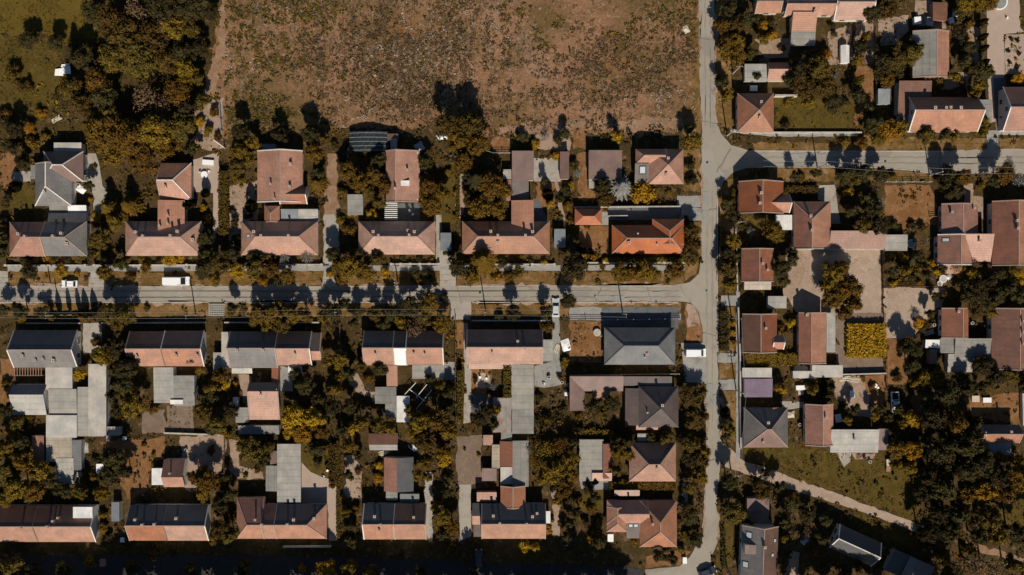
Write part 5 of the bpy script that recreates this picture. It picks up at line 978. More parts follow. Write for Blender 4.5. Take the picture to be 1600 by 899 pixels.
def read_plants():
    r = random.Random(3); n = 0; extra = []
    rows = [q for q in (l.split() for l in (PL + PR).replace('\n', ';').split(';')) if q]
    sizes = sorted((float(q[2]) for q in rows if CODE[q[3]][4] == 'broadleaf_tree' and float(q[1]) < 905), reverse=True)
    room = 296; left = {}
    for line in (PL + PR).replace('\n', ';').split(';'):
        q = line.split()
        if not q: continue
        x, y, rad, code = float(q[0]), float(q[1]), float(q[2]), q[3]
        mat, shape, colw, noun, oname = CODE[code]
        R = rad * S * (1.2 if x < 320 and y < 250 and x > 100 else 1.05)
        if noun == 'bush': h = float(q[4]) if len(q) > 4 else min(3.2, R * 1.35)
        elif noun == 'cypress': h = float(q[4]) if len(q) > 4 else 5; h *= .85
        else: h = float(q[4]) * .95 if len(q) > 4 else 2.4 + R * 1.75
        if noun == 'tree' and x > 1430 and y > 595 and rad > 13: h *= 1.35        # the tall thicket
        if x < 320 and 0 < y < 180 and x > 120 and code == 'm' and n % 3: mat = 'lf_mid'; colw = 'olive'
        X, Y = P(x, y, h * .55)
        i = r.randrange(60); rz = r.random() * 2 * PI
        if oname == 'broadleaf_tree':       # the 296 broadest are things; the slighter ones grow together as one mass
            if rad < sizes[room] or (rad == sizes[room] and left.setdefault('n', room - sum(v > sizes[room] for v in sizes)) <= 0):
                extra.append((X, Y, R, h, 'S' if shape == 'B' else shape, mat, i, rz)); continue
            if rad == sizes[room]: left['n'] -= 1
        if noun == 'bush':
            o = bpy.data.objects.new(oname, crown(shape, mat, i)); COL.objects.link(o)
            o.location = (X, Y, h * .45); o.scale = (R, R * r.uniform(.85, 1.1), h * .62); o.rotation_euler = (0, 0, rz)
        else:
            o = empty(oname, (X, Y, 0), rz)
            t = bpy.data.objects.new('trunk', TRUNKS[i % 3]); COL.objects.link(t); t.parent = o; t.scale = (h * .8, h * .8, h * (.95 if shape in 'PC' else .85))
            c = bpy.data.objects.new('crown', crown(shape, mat, i)); COL.objects.link(c); c.parent = o
            low = .12 if shape in 'PC' else .22
            zr = h * (1 - low) / 2
            if shape in 'BL': c.location = (0, 0, h - zr * .95); c.scale = (R, R * r.uniform(.88, 1.1), zr * 1.05)
            else: c.location = (0, 0, h - zr); c.scale = (R, R, zr)
        PLANTS.append((o, X, Y, rad, f'{size_word(rad)} {colw} {noun}', oname)); n += 1
    mass(extra)
    return n
def mass(items):
    import numpy as np
    vs, nf, tws, ms, mats = [], 0, [], [], []
    for X, Y, R, h, shape, mat, i, rz in items:
        m, tw = SHAPES[shape][i % len(SHAPES[shape])]
        v = np.array([tuple(q) for q in m.v]); c, s_ = math.cos(rz), math.sin(rz); zr = h * .46
        vs.append(np.stack([X + (v[:, 0] * c - v[:, 1] * s_) * R, Y + (v[:, 0] * s_ + v[:, 1] * c) * R, h - zr * .95 + v[:, 2] * zr], 1))
        if mat not in mats: mats.append(mat)
        tws += tw; ms += [mats.index(mat)] * len(m.f); nf += len(m.f)
    co = np.concatenate(vs).astype(np.float32); nv = len(co)
    me = bpy.data.meshes.new('small_tree_growth'); me.vertices.add(nv); me.vertices.foreach_set('co', co.ravel())
    me.loops.add(nv); me.loops.foreach_set('vertex_index', np.arange(nv, dtype=np.int32))
    me.polygons.add(nf); me.polygons.foreach_set('loop_start', np.arange(0, nv, 4, dtype=np.int32))
    for k in mats: me.materials.append(MATS[k])
    me.polygons.foreach_set('material_index', np.array(ms, dtype=np.int32)); me.update(calc_edges=True)
    a = me.attributes.new('twig', 'FLOAT', 'FACE'); a.data.foreach_set('value', np.array(tws, dtype=np.float32))
    o = bpy.data.objects.new('small_tree_growth', me); COL.objects.link(o); tag(o, kind='stuff')
read_plants()
def side(dx, dy, hx, hy):
    """which side of a box with half sizes hx, hy"""
    u, v = dx / max(hx, .1), dy / max(hy, .1)
    if abs(u) <= 1.0 and abs(v) <= 1.0: return 'against'
    ax, ay = max(0, abs(dx) - hx), max(0, abs(dy) - hy)
    if ay >= ax * 2: return 'above' if dy > 0 else 'below'
    if ax >= ay * 2: return 'to the right of' if dx > 0 else 'to the left of'
    return ('up' if dy > 0 else 'down') + ('-right of' if dx > 0 else '-left of')
def nearest_anchor(X, Y, k=0):
    c = []
    for ref, x0, y0, x1, y1 in ANCH:
        cx, cy, hx, hy = (x0 + x1) / 2, (y0 + y1) / 2, (x1 - x0) / 2, (y1 - y0) / 2
        d = math.hypot(max(0, abs(X - cx) - hx), max(0, abs(Y - cy) - hy)); c.append((d, ref, side(X - cx, Y - cy, hx, hy)))
    for ref, (x, y) in ANCH2:
        c.append((math.dist((x, y), (X, Y)) * .9, ref, side(X - x, Y - y, 2, 2)))
    c.sort(); return c[k]
ORD = ['', 'second ', 'third ', 'fourth ', 'fifth ', 'sixth ', 'seventh ', 'eighth ', 'ninth ', 'tenth ', 'eleventh ', 'twelfth ']
def label_plants():
    """each plant by look and by the thing it stands beside; ranks count outward from that thing"""
    opts = [[nearest_anchor(X, Y, k) for k in range(3)] for o, X, Y, *_ in PLANTS]
    use = [0] * len(PLANTS)
    for rnd in range(3):        # prefer an anchor that leaves the plant alone of its look on that side
        cnt = {}
        for i, p in enumerate(PLANTS):
            key = (p[4],) + opts[i][use[i]][1:]; cnt.setdefault(key, []).append(i)
        for key, l in list(cnt.items()):
            if len(l) > 1:
                for i in l[1:]:
                    for k in (1, 2):
                        kk = (PLANTS[i][4],) + opts[i][k][1:]
                        if kk not in cnt and opts[i][k][0] < 9: use[i] = k; cnt[kk] = [i]; break
    cnt = {}
    for i, p in enumerate(PLANTS): cnt.setdefault((p[4],) + opts[i][use[i]][1:], []).append(i)
    for (desc, ref, sd), l in cnt.items():
        l.sort(key=lambda i: opts[i][use[i]][0])
        for n, i in enumerate(l):
            o, oname = PLANTS[i][0], PLANTS[i][5]
            lab = f'{ORD[n] if n else ("nearest " if len(l) > 1 else "")}{desc} {sd} the {ref}'
            if len(lab.replace('-', ' ').split()) > 15: lab = lab.replace('to the right of', 'right of').replace('to the left of', 'left of').replace(' the ', ' ')
            tag(o, lab, {'broadleaf_tree': 'tree', 'shrub': 'bush', 'spruce_tree': 'spruce', 'cypress_tree': 'cypress', 'barrel': 'barrel', 'plank_pile': 'planks', 'garden_chair': 'chair', 'tarpaulin': 'tarpaulin'}[oname], GRP[oname])
# ------------------------------------------------------------------ hedges, walls, poles, cars, yard things
def leaf_fill(m, tw, r, x0, y0, x1, y1, z0, z1, n, size, mat='L'):
    for _ in range(n):
        f = r.random(); x, y, z = r.uniform(x0, x1), r.uniform(y0, y1), r.uniform(z0, z1)
        if f < .5: z = z1 + r.gauss(0, .12)
        elif f < .7: y = y0 + r.gauss(0, .08)
        elif f < .8: y = y1 + r.gauss(0, .08)
        elif f < .9: x = x0 + r.gauss(0, .08)
        else: x = x1 + r.gauss(0, .08)
        n_ = Vector((r.gauss(0, .6), r.gauss(0, .6), 1)).normalized(); u = n_.cross(Vector((r.gauss(0, 1), r.gauss(0, 1), .2))).normalized(); w = n_.cross(u)
        a = size * r.uniform(.6, 1.4); p = Vector((x, y, z)); m.poly([p - u * a, p - w * a * .7, p + u * a, p + w * a * .7], mat); tw.append(r.random())
def hedge(px, h, mat, label, humps=0, size=.19, name='hedge', cat='hedge', dens=9):
    """clipped hedge over a rectangle of the map: leafy skin on a solid core; humps > 0 gives a row of tops"""
    (x0, y1), (x1, y0) = P(px[0], px[1], h * .5), P(px[2], px[3], h * .5)
    r = random.Random(int(px[0] * 7 + px[1])); m, tw = MB(), []
    cx, cy = (x0 + x1) / 2, (y0 + y1) / 2
    cells = []
    if humps:
        for k in range(humps):
            cells.append((x0 + (x1 - x0) * (k + .08) / humps, y0, x0 + (x1 - x0) * (k + .92) / humps, y1) if x1 - x0 > y1 - y0 else (x0, y0 + (y1 - y0) * (k + .08) / humps, x1, y0 + (y1 - y0) * (k + .92) / humps))
    else:
        L = max(x1 - x0, y1 - y0); k_ = max(1, int(L / 2.2))
        for k in range(k_): cells.append((x0 + (x1 - x0) * k / k_, y0, x0 + (x1 - x0) * (k + 1) / k_, y1) if x1 - x0 > y1 - y0 else (x0, y0 + (y1 - y0) * k / k_, x1, y0 + (y1 - y0) * (k + 1) / k_))
    for (a, b, c, d) in cells:
        hh = h * r.uniform(.86, 1.1)
        i0 = .14
        m.prism([(a + i0, b + i0, 0), (c - i0, b + i0, 0), (c - i0, d - i0, 0), (a + i0, d - i0, 0)], [(a + i0 * 2, b + i0 * 2, hh - .2), (c - i0 * 2, b + i0 * 2, hh - .2), (c - i0 * 2, d - i0 * 2, hh - .2), (a + i0 * 2, d - i0 * 2, hh - .2)], 'L')
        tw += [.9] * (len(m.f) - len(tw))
        leaf_fill(m, tw, r, a, b, c, d, .2, hh, int(dens * ((c - a) * (d - b) * 2 + 2 * hh * (c - a + d - b)) * .6) + 20, size)
    m.move((cx, cy)); me = crown_mesh(name, m, tw, mat); o = bpy.data.objects.new(name, me); COL.objects.link(o); o.location = (cx, cy, 0)
    return tag(o, label, cat, 'hedges between the plots' if cat == 'hedge' else None)
hedge((343, 268, 357, 368), 2.2, 'lf_mid', 'long ribbed hedge row on the right of the pale paved courtyard', 19)
hedge((515, 692, 524, 762), 1.8, 'lf_mid', 'row of little clipped cones along the right edge of the green lawn', 11)
hedge((715, 578, 723, 658), 3.0, 'lf_mid', 'tall hedge of clipped conifers left of the round paved patio', 9)
hedge((787, 572, 799, 621), 3.2, 'lf_mid', 'thick hedge of clipped conifers between the round patio and very long pale roof', 7)
hedge((1163, 552, 1247, 571), 1.7, 'lf_mustard', 'broad leafy hedge below the brown gable with a worn patch')
hedge((952, 753, 1052, 765), 1.6, 'lf_mustard', 'leafy hedge below the pink hip with a dark back slope')
hedge((1226, 291, 1278, 302), 1.6, 'lf_mid', 'dark hedge above the long redbrown house with a side wing')
hedge((1286, 594, 1301, 627), 2.6, 'lf_dark', 'ribbed dark hedge right of the mustard tree below the long pale outbuilding', 6)
hedge((905, 672, 958, 680), 1.5, 'lf_mustard', 'low mustard hedge above the pale terrace roof')
hedge((1124, 485, 1138, 548), 2.2, 'lf_dark', 'tall dark hedge in the verge left of the brown gable', 5)
hedge((1127, 824, 1133, 886), 1.2, 'lf_dark', 'thin dark hedge along the green strip by the side road')
hedge((713, 250, 718, 345), 1.2, 'lf_mid', 'low scruffy hedge along the stony path left of the spruce trees')
hedge((526, 690, 531, 840), 1.4, 'lf_mid', 'long scruffy hedge beside the paved drive on the bottom street')
hedge((368, 680, 418, 688), 1.3, 'lf_mustard', 'low mustard hedge below the ribbed grey shed roof')
hedge((945, 403, 1066, 410), 1.2, 'lf_mustard', 'mustard hedge along the front wall of the orange house')
hedge((1462, 123, 1474, 136), 1.2, 'lf_mid', 'short slanting hedge under the long half grey shed')
hedge((1323, 507, 1382, 557), 1.5, 'lf_golden', 'dense golden crop bed between bare brown strips', 0, .30, 'crop_bed', 'crop bed', 22)
FENCE_G = 'walls and fences between the plots'
def wall_line(name, cat, px, h, w, mat, label, posts=0, pmat=None):
    pts = [P(*q) for q in px]; ox, oy = pts[0]
    root = empty(name, (ox, oy, 0)); tag(root, label, cat, FENCE_G)
    m = MB()
    for a, b in zip(pts, pts[1:]):
        a3, b3 = (a[0] - ox, a[1] - oy), (b[0] - ox, b[1] - oy)
        if name == 'garden_wall': m.bar((*a3, h / 2), (*b3, h / 2), w, h, mat); m.bar((*a3, h + .03), (*b3, h + .03), w + .1, .06, 'concrete')
        else:
            for z in (.25, .6, .95):
                if z < h: m.bar((*a3, z * h), (*b3, z * h), w, .09, mat)
            L = math.dist(a, b); n = int(L / .28)
            for k in range(n):
                t = k / max(1, n); x, y = a3[0] + (b3[0] - a3[0]) * t, a3[1] + (b3[1] - a3[1]) * t; m.box(x - .02, y - .02, x + .02, y + .02, .1, h, mat)
    m.build('wall_panel' if name == 'garden_wall' else 'rail', root)
    if posts:
        pm = MB(); q = .22 if name == 'garden_wall' else .07; pm.box(-q, -q, q, q, 0, h + .28, pmat or mat)
        if name == 'garden_wall': pm.box(-q - .05, -q - .05, q + .05, q + .05, h + .28, h + .36, 'concrete')
        me = pm.mesh('post'); n_all = 0
        for a, b in zip(pts, pts[1:]):
            n = max(1, round(math.dist(a, b) / posts))
            for k in range(n + 1):
                if n_all > 90: break
                o = bpy.data.objects.new('post', me); COL.objects.link(o); o.parent = root; n_all += 1
                o.location = (a[0] - ox + (b[0] - a[0]) * k / n, a[1] - oy + (b[1] - a[1]) * k / n, 0)
W = 'garden_wall'; F = 'wire_fence'
wall_line(W, 'wall', [(12, 415), (136, 415)], 1.0, .22, 'wall_white', 'white front wall of the red-and-grey hipped duplex', 6)
wall_line(W, 'wall', [(150, 415), (330, 414.5)], 1.0, .22, 'wall_white', 'white front wall of the pink house with the tall side wing', 5)
wall_line(W, 'wall', [(342, 414), (504, 414)], 1.0, .22, 'wall_white', 'white front wall behind the two silvery trees', 6)
wall_line(W, 'wall', [(612, 413), (686, 413)], 1.0, .22, 'wall_white', 'white front wall with bright pillars left of the garage driveway', 2.2, 'frame_white')
wall_line(W, 'wall', [(728, 413.5), (866, 413.5)], .9, .22, 'wall_white', 'white front wall below the house behind the spruce', 5)
wall_line(W, 'wall', [(912, 411), (1068, 411)], .9, .22, 'wall_grey', 'grey front wall of the bright orange house', 5)
wall_line(W, 'wall', [(30, 505), (128, 505)], 1.1, .2, 'wall_white', 'pale wall between the cypress row and the grey gable')
wall_line(W, 'wall', [(160, 505), (322, 504)], 1.1, .2, 'wall_white', 'pale wall above the rusty-backed pink gable')
wall_line(W, 'wall', [(352, 504), (500, 504)], 1.0, .2, 'wall_grey', 'grey wall above the dark grey and brown duplex')
wall_line(W, 'wall', [(737, 501), (860, 501)], 1.0, .2, 'wall_white', 'white wall above the smooth salmon gable')
wall_line(F, 'fence', [(890, 500), (940, 500), (1062, 498)], 1.3, .05, 'metal_grey', 'grey railings above the dry garden bed and grey hip', 3.5)
wall_line(W, 'wall', [(1208, 151.5), (1244, 151.5)], 1.8, .35, 'wall_white', 'short white wall right of the pyramid-roofed house')
wall_line(W, 'wall', [(1145, 204), (1152, 207), (1212, 208), (1345, 208)], .9, .25, 'wall_white', 'long white wall below the pyramid house lawn')
wall_line(F, 'fence', [(1336, 101), (1366, 101)], 1.3, .05, 'wood', 'short dark fence at the top of the narrow dry garden', 2.5)
wall_line(F, 'fence', [(1366, 30), (1367, 148)], 1.3, .05, 'wood', 'dark fence down the right side of the narrow dry garden', 2.5)
wall_line(W, 'wall', [(1222, 4), (1223, 22)], 2.4, .5, 'wall_white', 'bright white wall between the two pink roofs at the top')
wall_line(F, 'fence', [(1383, 285), (1452, 285)], 1.3, .05, 'metal_grey', 'pale fence along the top of the dry square lawn', 2.2, 'frame_white')
wall_line(F, 'fence', [(1452, 339), (1463, 339), (1463, 356)], 1.3, .06, 'wood', 'bent fence at the lower right corner of the dry square lawn', 2.2)
wall_line(W, 'wall', [(1241, 390), (1384, 389.5)], 1.2, .3, 'wall_white', 'white wall along the top of the bare pale yard')
wall_line(F, 'fence', [(1378, 390), (1379, 450)], 1.5, .06, 'wood', 'dark fence on the right of the bare pale yard', 2.5)
wall_line(F, 'fence', [(1381, 490), (1381, 528)], 1.2, .05, 'wood', 'fence between the golden crop bed and the sandy double yard', 2.5)
wall_line(F, 'fence', [(1382, 449), (1468, 448)], 1.3, .05, 'wood', 'dark fence along the top of the sandy double yard', 2.5)
wall_line(W, 'wall', [(1306, 585), (1382, 583)], 1.3, .2, 'wall_brick', 'dark wall below the bare strip under the crop bed')
wall_line(F, 'fence', [(1383, 530), (1384, 605)], 1.4, .06, 'wood', 'dark fence right of the bare strip under the crop bed', 2.5)
wall_line(W, 'wall', [(1152, 480), (1155, 560), (1156, 700)], 1.2, .2, 'wall_white', 'long pale roadside wall left of the purple flat roof')
wall_line(W, 'wall', [(1148, 355), (1151, 455)], 1.1, .2, 'wall_grey', 'grey roadside wall left of the small redbrown gable')
wall_line(F, 'fence', [(345, 168), (348, 205)], 1.6, .12, 'metal_grey', 'pale fence between the wood and the dry field', 3)
wall_line(F, 'fence', [(336, 220), (352, 232)], 1.3, .14, 'frame_white', 'short pale slanting rail above the ribbed hedge', 2)
wall_line(F, 'fence', [(694, 213), (770, 240), (800, 240)], 1.5, .05, 'metal_grey', 'wire fence at the lower edge of the field by the big mustard trees', 3)
wall_line(F, 'fence', [(712, 495), (712, 690)], 1.5, .05, 'wood', 'long dark fence left of the smooth salmon gable', 3)
wall_line(F, 'fence', [(532, 505), (533, 700)], 1.4, .05, 'wood', 'long fence through the shrubs left of the white-panelled pink gable', 3)
wall_line(W, 'wall', [(980, 338), (950, 338.5)], 1.3, .2, 'wall_white', 'thin white wall in the shaded yard above the orange house')
wall_line(W, 'wall', [(896, 324.5), (1062, 323.5)], 1.4, .2, 'wall_cream', 'long beige wall between the orange house and pink corner house')
wall_line(W, 'wall', [(258, 676), (345, 679)], 1.0, .25, 'wall_cream', 'beige wall above the walled dug garden')
wall_line(F, 'fence', [(352, 682), (352, 745)], 1.3, .05, 'wood', 'fence along the right side of the walled dug garden', 2.5)
wall_line(W, 'wall', [(1594, 614), (1595, 664)], 1.5, .3, 'wall_white', 'white wall at the right edge beside the cold frame lawn')
wall_line(W, 'wall', [(443, 853.5), (518, 853)], 1.0, .25, 'wall_white', 'white wall segment below the long pink row house on the bottom street')
wall_line(F, 'fence', [(892, 586), (1060, 584)], 1.4, .06, 'wall_cream', 'thin fence between the grey hip and the mauve roof', 3)

# utility poles and their wires
def pole(x, y, label, z=8.0, arm=0):
    X, Y = P(x, y); root = empty('utility_pole', (X, Y, 0)); tag(root, label, 'utility pole', 'utility poles along the streets')
    m = MB(); m.tube([(0, 0, 0), (0, 0, z)], [.17, .11], 'concrete', 8); m.build('shaft', root)
    m = MB(); m.bar((-.75 * math.cos(arm), -.75 * math.sin(arm), z - .4), (.75 * math.cos(arm), .75 * math.sin(arm), z - .4), .1, .1, 'wood'); a = m.build('crossarm', root)
    for t in (-.65, .65):
        m = MB(); m.disc(t * math.cos(arm), t * math.sin(arm), z - .35, z - .1, .07, .05, 'frame_white', 8); m.build('insulator', a)
    return (X, Y, z - .1)
pole_at = {}
for k, (x, y, lab, arm) in enumerate([
    (79, 443, 'slim concrete pole beside the white car on the verge', PI / 2), (306, 492, 'concrete pole on the verge left of the slatted gate', PI / 2), (94, 492, 'concrete pole among the row of cypresses', PI / 2), (622, 442, 'concrete pole on the verge by the pillared white wall', PI / 2),
    (532, 487, 'concrete pole among the dark verge trees', PI / 2), (759, 487, 'concrete pole on the verge above the smooth salmon gable', PI / 2), (973, 490, 'double concrete pole above the grey hipped house', PI / 2),
    (1143, 497, 'concrete pole on the verge by the brown gable with a worn patch', 0), (1150, 610, 'concrete pole at the driveway left of the purple flat roof', 0), (1142, 735, 'concrete pole where the path leaves the side road', 0), (1136, 888, 'concrete pole at the lower green strip', 0),
    (1277, 263, 'concrete pole on the verge above the long redbrown house', PI / 2), (1452, 274, 'concrete pole above the dry square lawn', PI / 2), (1147, 350, 'concrete pole behind the junction house', 0), (1145, 115, 'concrete pole by the drive of the pale square garage', 0), (1136, 212, 'concrete pole at the road fork below the pyramid house', 0)]):
    pole_at[k] = pole(x, y, lab, arm=arm)
def wires(pairs, label):
    m = MB(); p0 = pairs[0][0]
    for a, b, off in pairs:
        pts = []
        for i in range(9):
            t = i / 8; pts.append((a[0] + (b[0] - a[0]) * t + off[0] - p0[0], a[1] + (b[1] - a[1]) * t + off[1] - p0[1], a[2] + (b[2] - a[2]) * t - .5 * math.sin(PI * t)))
        m.tube(pts, .022, 'metal_grey', 4)
    o = m.build('overhead_wire', loc=(p0[0], p0[1], 0)); tag(o, label, 'wire', 'overhead wires along the streets')
def run(ids, d, label, ext=()):
    P_ = [pole_at[i] for i in ids]
    P_ = ([(*P(*ext[0]), 7.9)] if len(ext) > 0 and ext[0] else []) + P_ + ([(*P(*ext[1]), 7.9)] if len(ext) > 1 and ext[1] else [])
    wires([(a, b, (d[0] * s, d[1] * s)) for a, b in zip(P_, P_[1:]) for s in (-.65, .65)], label)
run([2, 1, 4, 5, 6], (0, 1), 'long overhead wires above the lower verge of the main street', ((-30, 490), None))
run([11, 12], (0, 1), 'overhead wires along the upper right street', ((1180, 262), (1640, 270)))
run([7, 8, 9], (1, 0), 'overhead wires along the lower part of the side road', (None, None))

# cars
WHEEL = None
def wheel_meshes():
    t = MB(); rm = MB()
    n = 18
    t.prism([(.33 * math.cos(2 * PI * i / n), -.11, .33 * math.sin(2 * PI * i / n)) for i in range(n)], [(.33 * math.cos(2 * PI * i / n), .11, .33 * math.sin(2 * PI * i / n)) for i in range(n)], 'rubber')
    rm.prism([(.2 * math.cos(2 * PI * i / n), -.12, .2 * math.sin(2 * PI * i / n)) for i in range(n)], [(.2 * math.cos(2 * PI * i / n), .12, .2 * math.sin(2 * PI * i / n)) for i in range(n)], 'metal_grey')
    return t.mesh('tyre'), rm.mesh('rim')
TY, RI = wheel_meshes()
def car(name, cat, px, py, rz, L, Wd, Ht, paint, label, kind='car'):
    X, Y = P(px, py, .8); root = empty(name, (X, Y, .05), math.radians(rz)); tag(root, label, cat, 'parked cars')
    h = L / 2; w = Wd / 2
    if kind == 'van': lower = [(-h, .35), (-h, .95), (h * .62, 1.0), (h * .97, .82), (h, .35)]; cab = [(-h * .99, .95), (-h * .96, Ht), (h * .42, Ht), (h * .74, .99)]
    elif kind == 'pickup': lower = [(-h, .4), (-h, .95), (h * .35, .98), (h * .96, .88), (h, .4)]; cab = [(-h * .22, .96), (-h * .12, Ht), (h * .22, Ht), (h * .46, .97)]
    else: lower = [(-h, .32), (-h * .98, .78), (-h * .8, .88), (h * .45, .86), (h * .95, .70), (h, .32)]; cab = [(-h * .86, .87), (-h * .56, Ht), (h * .16, Ht), (h * .52, .85)]
    def loft(profile, w0, w1, mat, m, z0, z1):
        wz = lambda z: w0 + (w1 - w0) * (z - z0) / (z1 - z0)
        a = [(x, -wz(z), z) for x, z in profile]; b = [(x, wz(z), z) for x, z in profile]
        m.prism(a, b, mat)
    m = MB(); loft(lower, w, w * .96, paint, m, .3, 1.0)
    loft(cab, w * .93, w * .76, paint, m, .85, Ht)
    b = m.build('body', root); bv = b.modifiers.new('soft', 'BEVEL'); bv.width = .07; bv.segments = 3; bv.limit_method = 'ANGLE'; bv.angle_limit = .5
    wz = lambda z: w * .93 + (w * .76 - w * .93) * (z - .85) / (Ht - .85)
    def pane(nm, pts, t):
        m = MB(); n = (Vector(pts[1]) - Vector(pts[0])).cross(Vector(pts[2]) - Vector(pts[0])).normalized() * t
        m.prism([Vector(p) - n * .6 for p in pts], [Vector(p) + n for p in pts], 'glass_dark'); m.build(nm, root)
    def lerp(a, c, t): return (a[0] + (c[0] - a[0]) * t, a[1] + (c[1] - a[1]) * t)
    f0, f1 = lerp(cab[3], cab[2], .12), lerp(cab[3], cab[2], .88)
    pane('windscreen', [(f0[0], -wz(f0[1]) * .88, f0[1]), (f0[0], wz(f0[1]) * .88, f0[1]), (f1[0], wz(f1[1]) * .86, f1[1]), (f1[0], -wz(f1[1]) * .86, f1[1])], .03)
    r0, r1 = lerp(cab[0], cab[1], .2), lerp(cab[0], cab[1], .85)
    if kind != 'van': pane('rear_window', [(r0[0], wz(r0[1]) * .86, r0[1]), (r0[0], -wz(r0[1]) * .86, r0[1]), (r1[0], -wz(r1[1]) * .84, r1[1]), (r1[0], wz(r1[1]) * .84, r1[1])], .03)
    for s in (-1, 1):
        z0, z1 = lerp(cab[0], cab[1], .18)[1], lerp(cab[0], cab[1], .86)[1]
        xa, xb = lerp(cab[0], cab[1], .3)[0] + .15, lerp(cab[3], cab[2], .3)[0] - .15
        if kind == 'van': xa = h * .1
        xc, xd = xa + .25, xb - .3
        pts = [(xa, s * wz(z0), z0), (xb, s * wz(z0), z0), (xd, s * wz(z1), z1), (xc, s * wz(z1), z1)]
        pane('side_window', pts if s < 0 else pts[::-1], .02)
        m = MB(); m.box(h * .93, s * w * .72 - .17, h * 1.0 + .015, s * w * .72 + .17, .55, .70, 'lamp_clear'); m.build('headlight', root)
        m = MB(); m.box(-h - .015, s * w * .78 - .12, -h * .96, s * w * .78 + .12, .6, .78, 'lamp_red'); m.build('tail_light', root)
        m = MB(); m.box(h * .36, s * (w + .08) - .08, h * .42, s * (w + .08) + .08, .85, 1.0, paint); m.build('wing_mirror', root)
        for fx in (-.62, .62):
            wr = bpy.data.objects.new('wheel', TY); COL.objects.link(wr); wr.parent = root; wr.location = (fx * h, s * (w - .1), .31)
            ri = bpy.data.objects.new('rim', RI); COL.objects.link(ri); ri.parent = wr
    if kind == 'pickup':
        m = MB(); m.box(-h * .94, -w * .8, -h * .28, w * .8, .98, 1.0, 'rubber'); m.build('load_bed', root)
car('parked_car', 'car', 108.5, 444, 180, 3.7, 1.7, 1.45, 'car_white', 'white hatchback parked on the grass verge below the red-and-grey duplex')
car('parked_van', 'van', 276, 439.5, 0, 6.0, 2.1, 2.3, 'car_white', 'long white van parked on the verge of the main street', 'van')
car('parked_car', 'car', 868.3, 481, 90, 4.4, 1.75, 1.45, 'car_silver', 'silver car parked lengthways in the drive entrance under a dark tree')
car('parked_van', 'van', 1087, 551.5, 0, 4.9, 1.95, 2.0, 'car_white', 'bright white van parked on the side road beside the grey hipped house', 'van')
car('parked_car', 'car', 1105, 894, 20, 4.3, 1.75, 1.45, 'car_dark', 'dark car half cut off at the bottom edge of the side road')
car('parked_car', 'car', 748, 873, 90, 4.2, 1.75, 1.45, 'car_dark', 'dark car standing in the shaded bottom street')
car('pickup_truck', 'pickup', 1399, 629, -88, 4.9, 1.85, 1.7, 'car_white', 'white pickup standing in deep shade by the dark thicket', 'pickup')
car('parked_car', 'car', 1392, 588, 85, 4.0, 1.7, 1.45, 'car_dark', 'dark car in the weedy yard above the white pickup') if False else None

# things in the yards
def disc_thing(name, cat, px, py, r, h, mat, label, inner=None, legs=0):
    X, Y = P(px, py, h); root = empty(name, (X, Y, 0)); tag(root, label, cat)
    m = MB()
    if legs: m.disc(0, 0, h - .08, h, r, r, mat)
    else: m.disc(0, 0, 0, h, r * .93, r, mat)
    m.build('table_top' if legs else 'shell', root)
    if inner: m = MB(); m.disc(0, 0, h, h + .02, r * .86, r * .86, inner); m.build('water' if 'pool' in inner else 'lid', root)
    for k in range(legs):
        a = 2 * PI * k / legs; m = MB(); m.box(r * .6 * math.cos(a) - .04, r * .6 * math.sin(a) - .04, r * .6 * math.cos(a) + .04, r * .6 * math.sin(a) + .04, 0, h - .08, 'wood'); m.build('leg', root)
disc_thing('paddling_pool', 'pool', 1424, 381, 1.0, .6, 'plastic_white', 'round white paddling pool right of the pale sheet shed by the bare yard', 'pool_water')
disc_thing('water_tub', 'tub', 1474, 436, .9, .7, 'plastic_white', 'larger of two round white tubs below the redbrown house with white verges', 'concrete')
disc_thing('water_tub', 'tub', 1469, 443, .65, .6, 'plastic_white', 'smaller of two round white tubs below the redbrown house with white verges', 'concrete')
disc_thing('fountain_basin', 'basin', 1562, 3, 1.9, .5, 'plastic_white', 'round white-rimmed basin in the pinkish paved forecourt', 'pool_water')
disc_thing('garden_table', 'table', 319, 273, .8, .75, 'plastic_white', 'round pale garden table in the pale paved courtyard', None, 4)
disc_thing('garden_table', 'table', 933, 520, .9, .75, 'concrete', 'round pale table in the dry garden bed', None, 4)
disc_thing('garden_table', 'table', 1368, 603, .5, .75, 'plastic_white', 'little round table in the bare garden below the crop bed', None, 4)
X, Y = P(755, 595)
m = MB(); m.disc(0, 0, .06, .075, 1.85, 1.85, 'g_pinkpave', 32); o = m.build('patio', loc=(X, Y, 0)); tag(o, kind='structure')
def crate(name, cat, px, py, w, d, h, mat, label, rz=0):
    X, Y = P(px, py, h); root = empty(name, (X, Y, 0), math.radians(rz)); tag(root, label, cat)
    m = MB(); t = .06
    m.box(-w / 2, -d / 2, w / 2, d / 2, .02, .1, mat)
    for a in ((-w / 2, -d / 2, w / 2, -d / 2 + t), (-w / 2, d / 2 - t, w / 2, d / 2), (-w / 2, -d / 2 + t, -w / 2 + t, d / 2 - t), (w / 2 - t, -d / 2 + t, w / 2, d / 2 - t)): m.box(*a, .1, h, mat)
    m.build('case', root); m = MB(); m.box(-w / 2 - .03, -d / 2 - .03, w / 2 + .03, d / 2 + .03, h + .003, h + .06, mat); m.build('lid', root)
crate('cold_frame', 'cold frame', 1524.5, 623.5, 1.7, 1.4, .6, 'wall_cream', 'beige square cold frame, left one of the pair on the shaded lawn')
crate('cold_frame', 'cold frame', 1542.5, 625.5, 1.9, 1.1, .6, 'plastic_white', 'white oblong cold frame, right one of the pair on the shaded lawn')
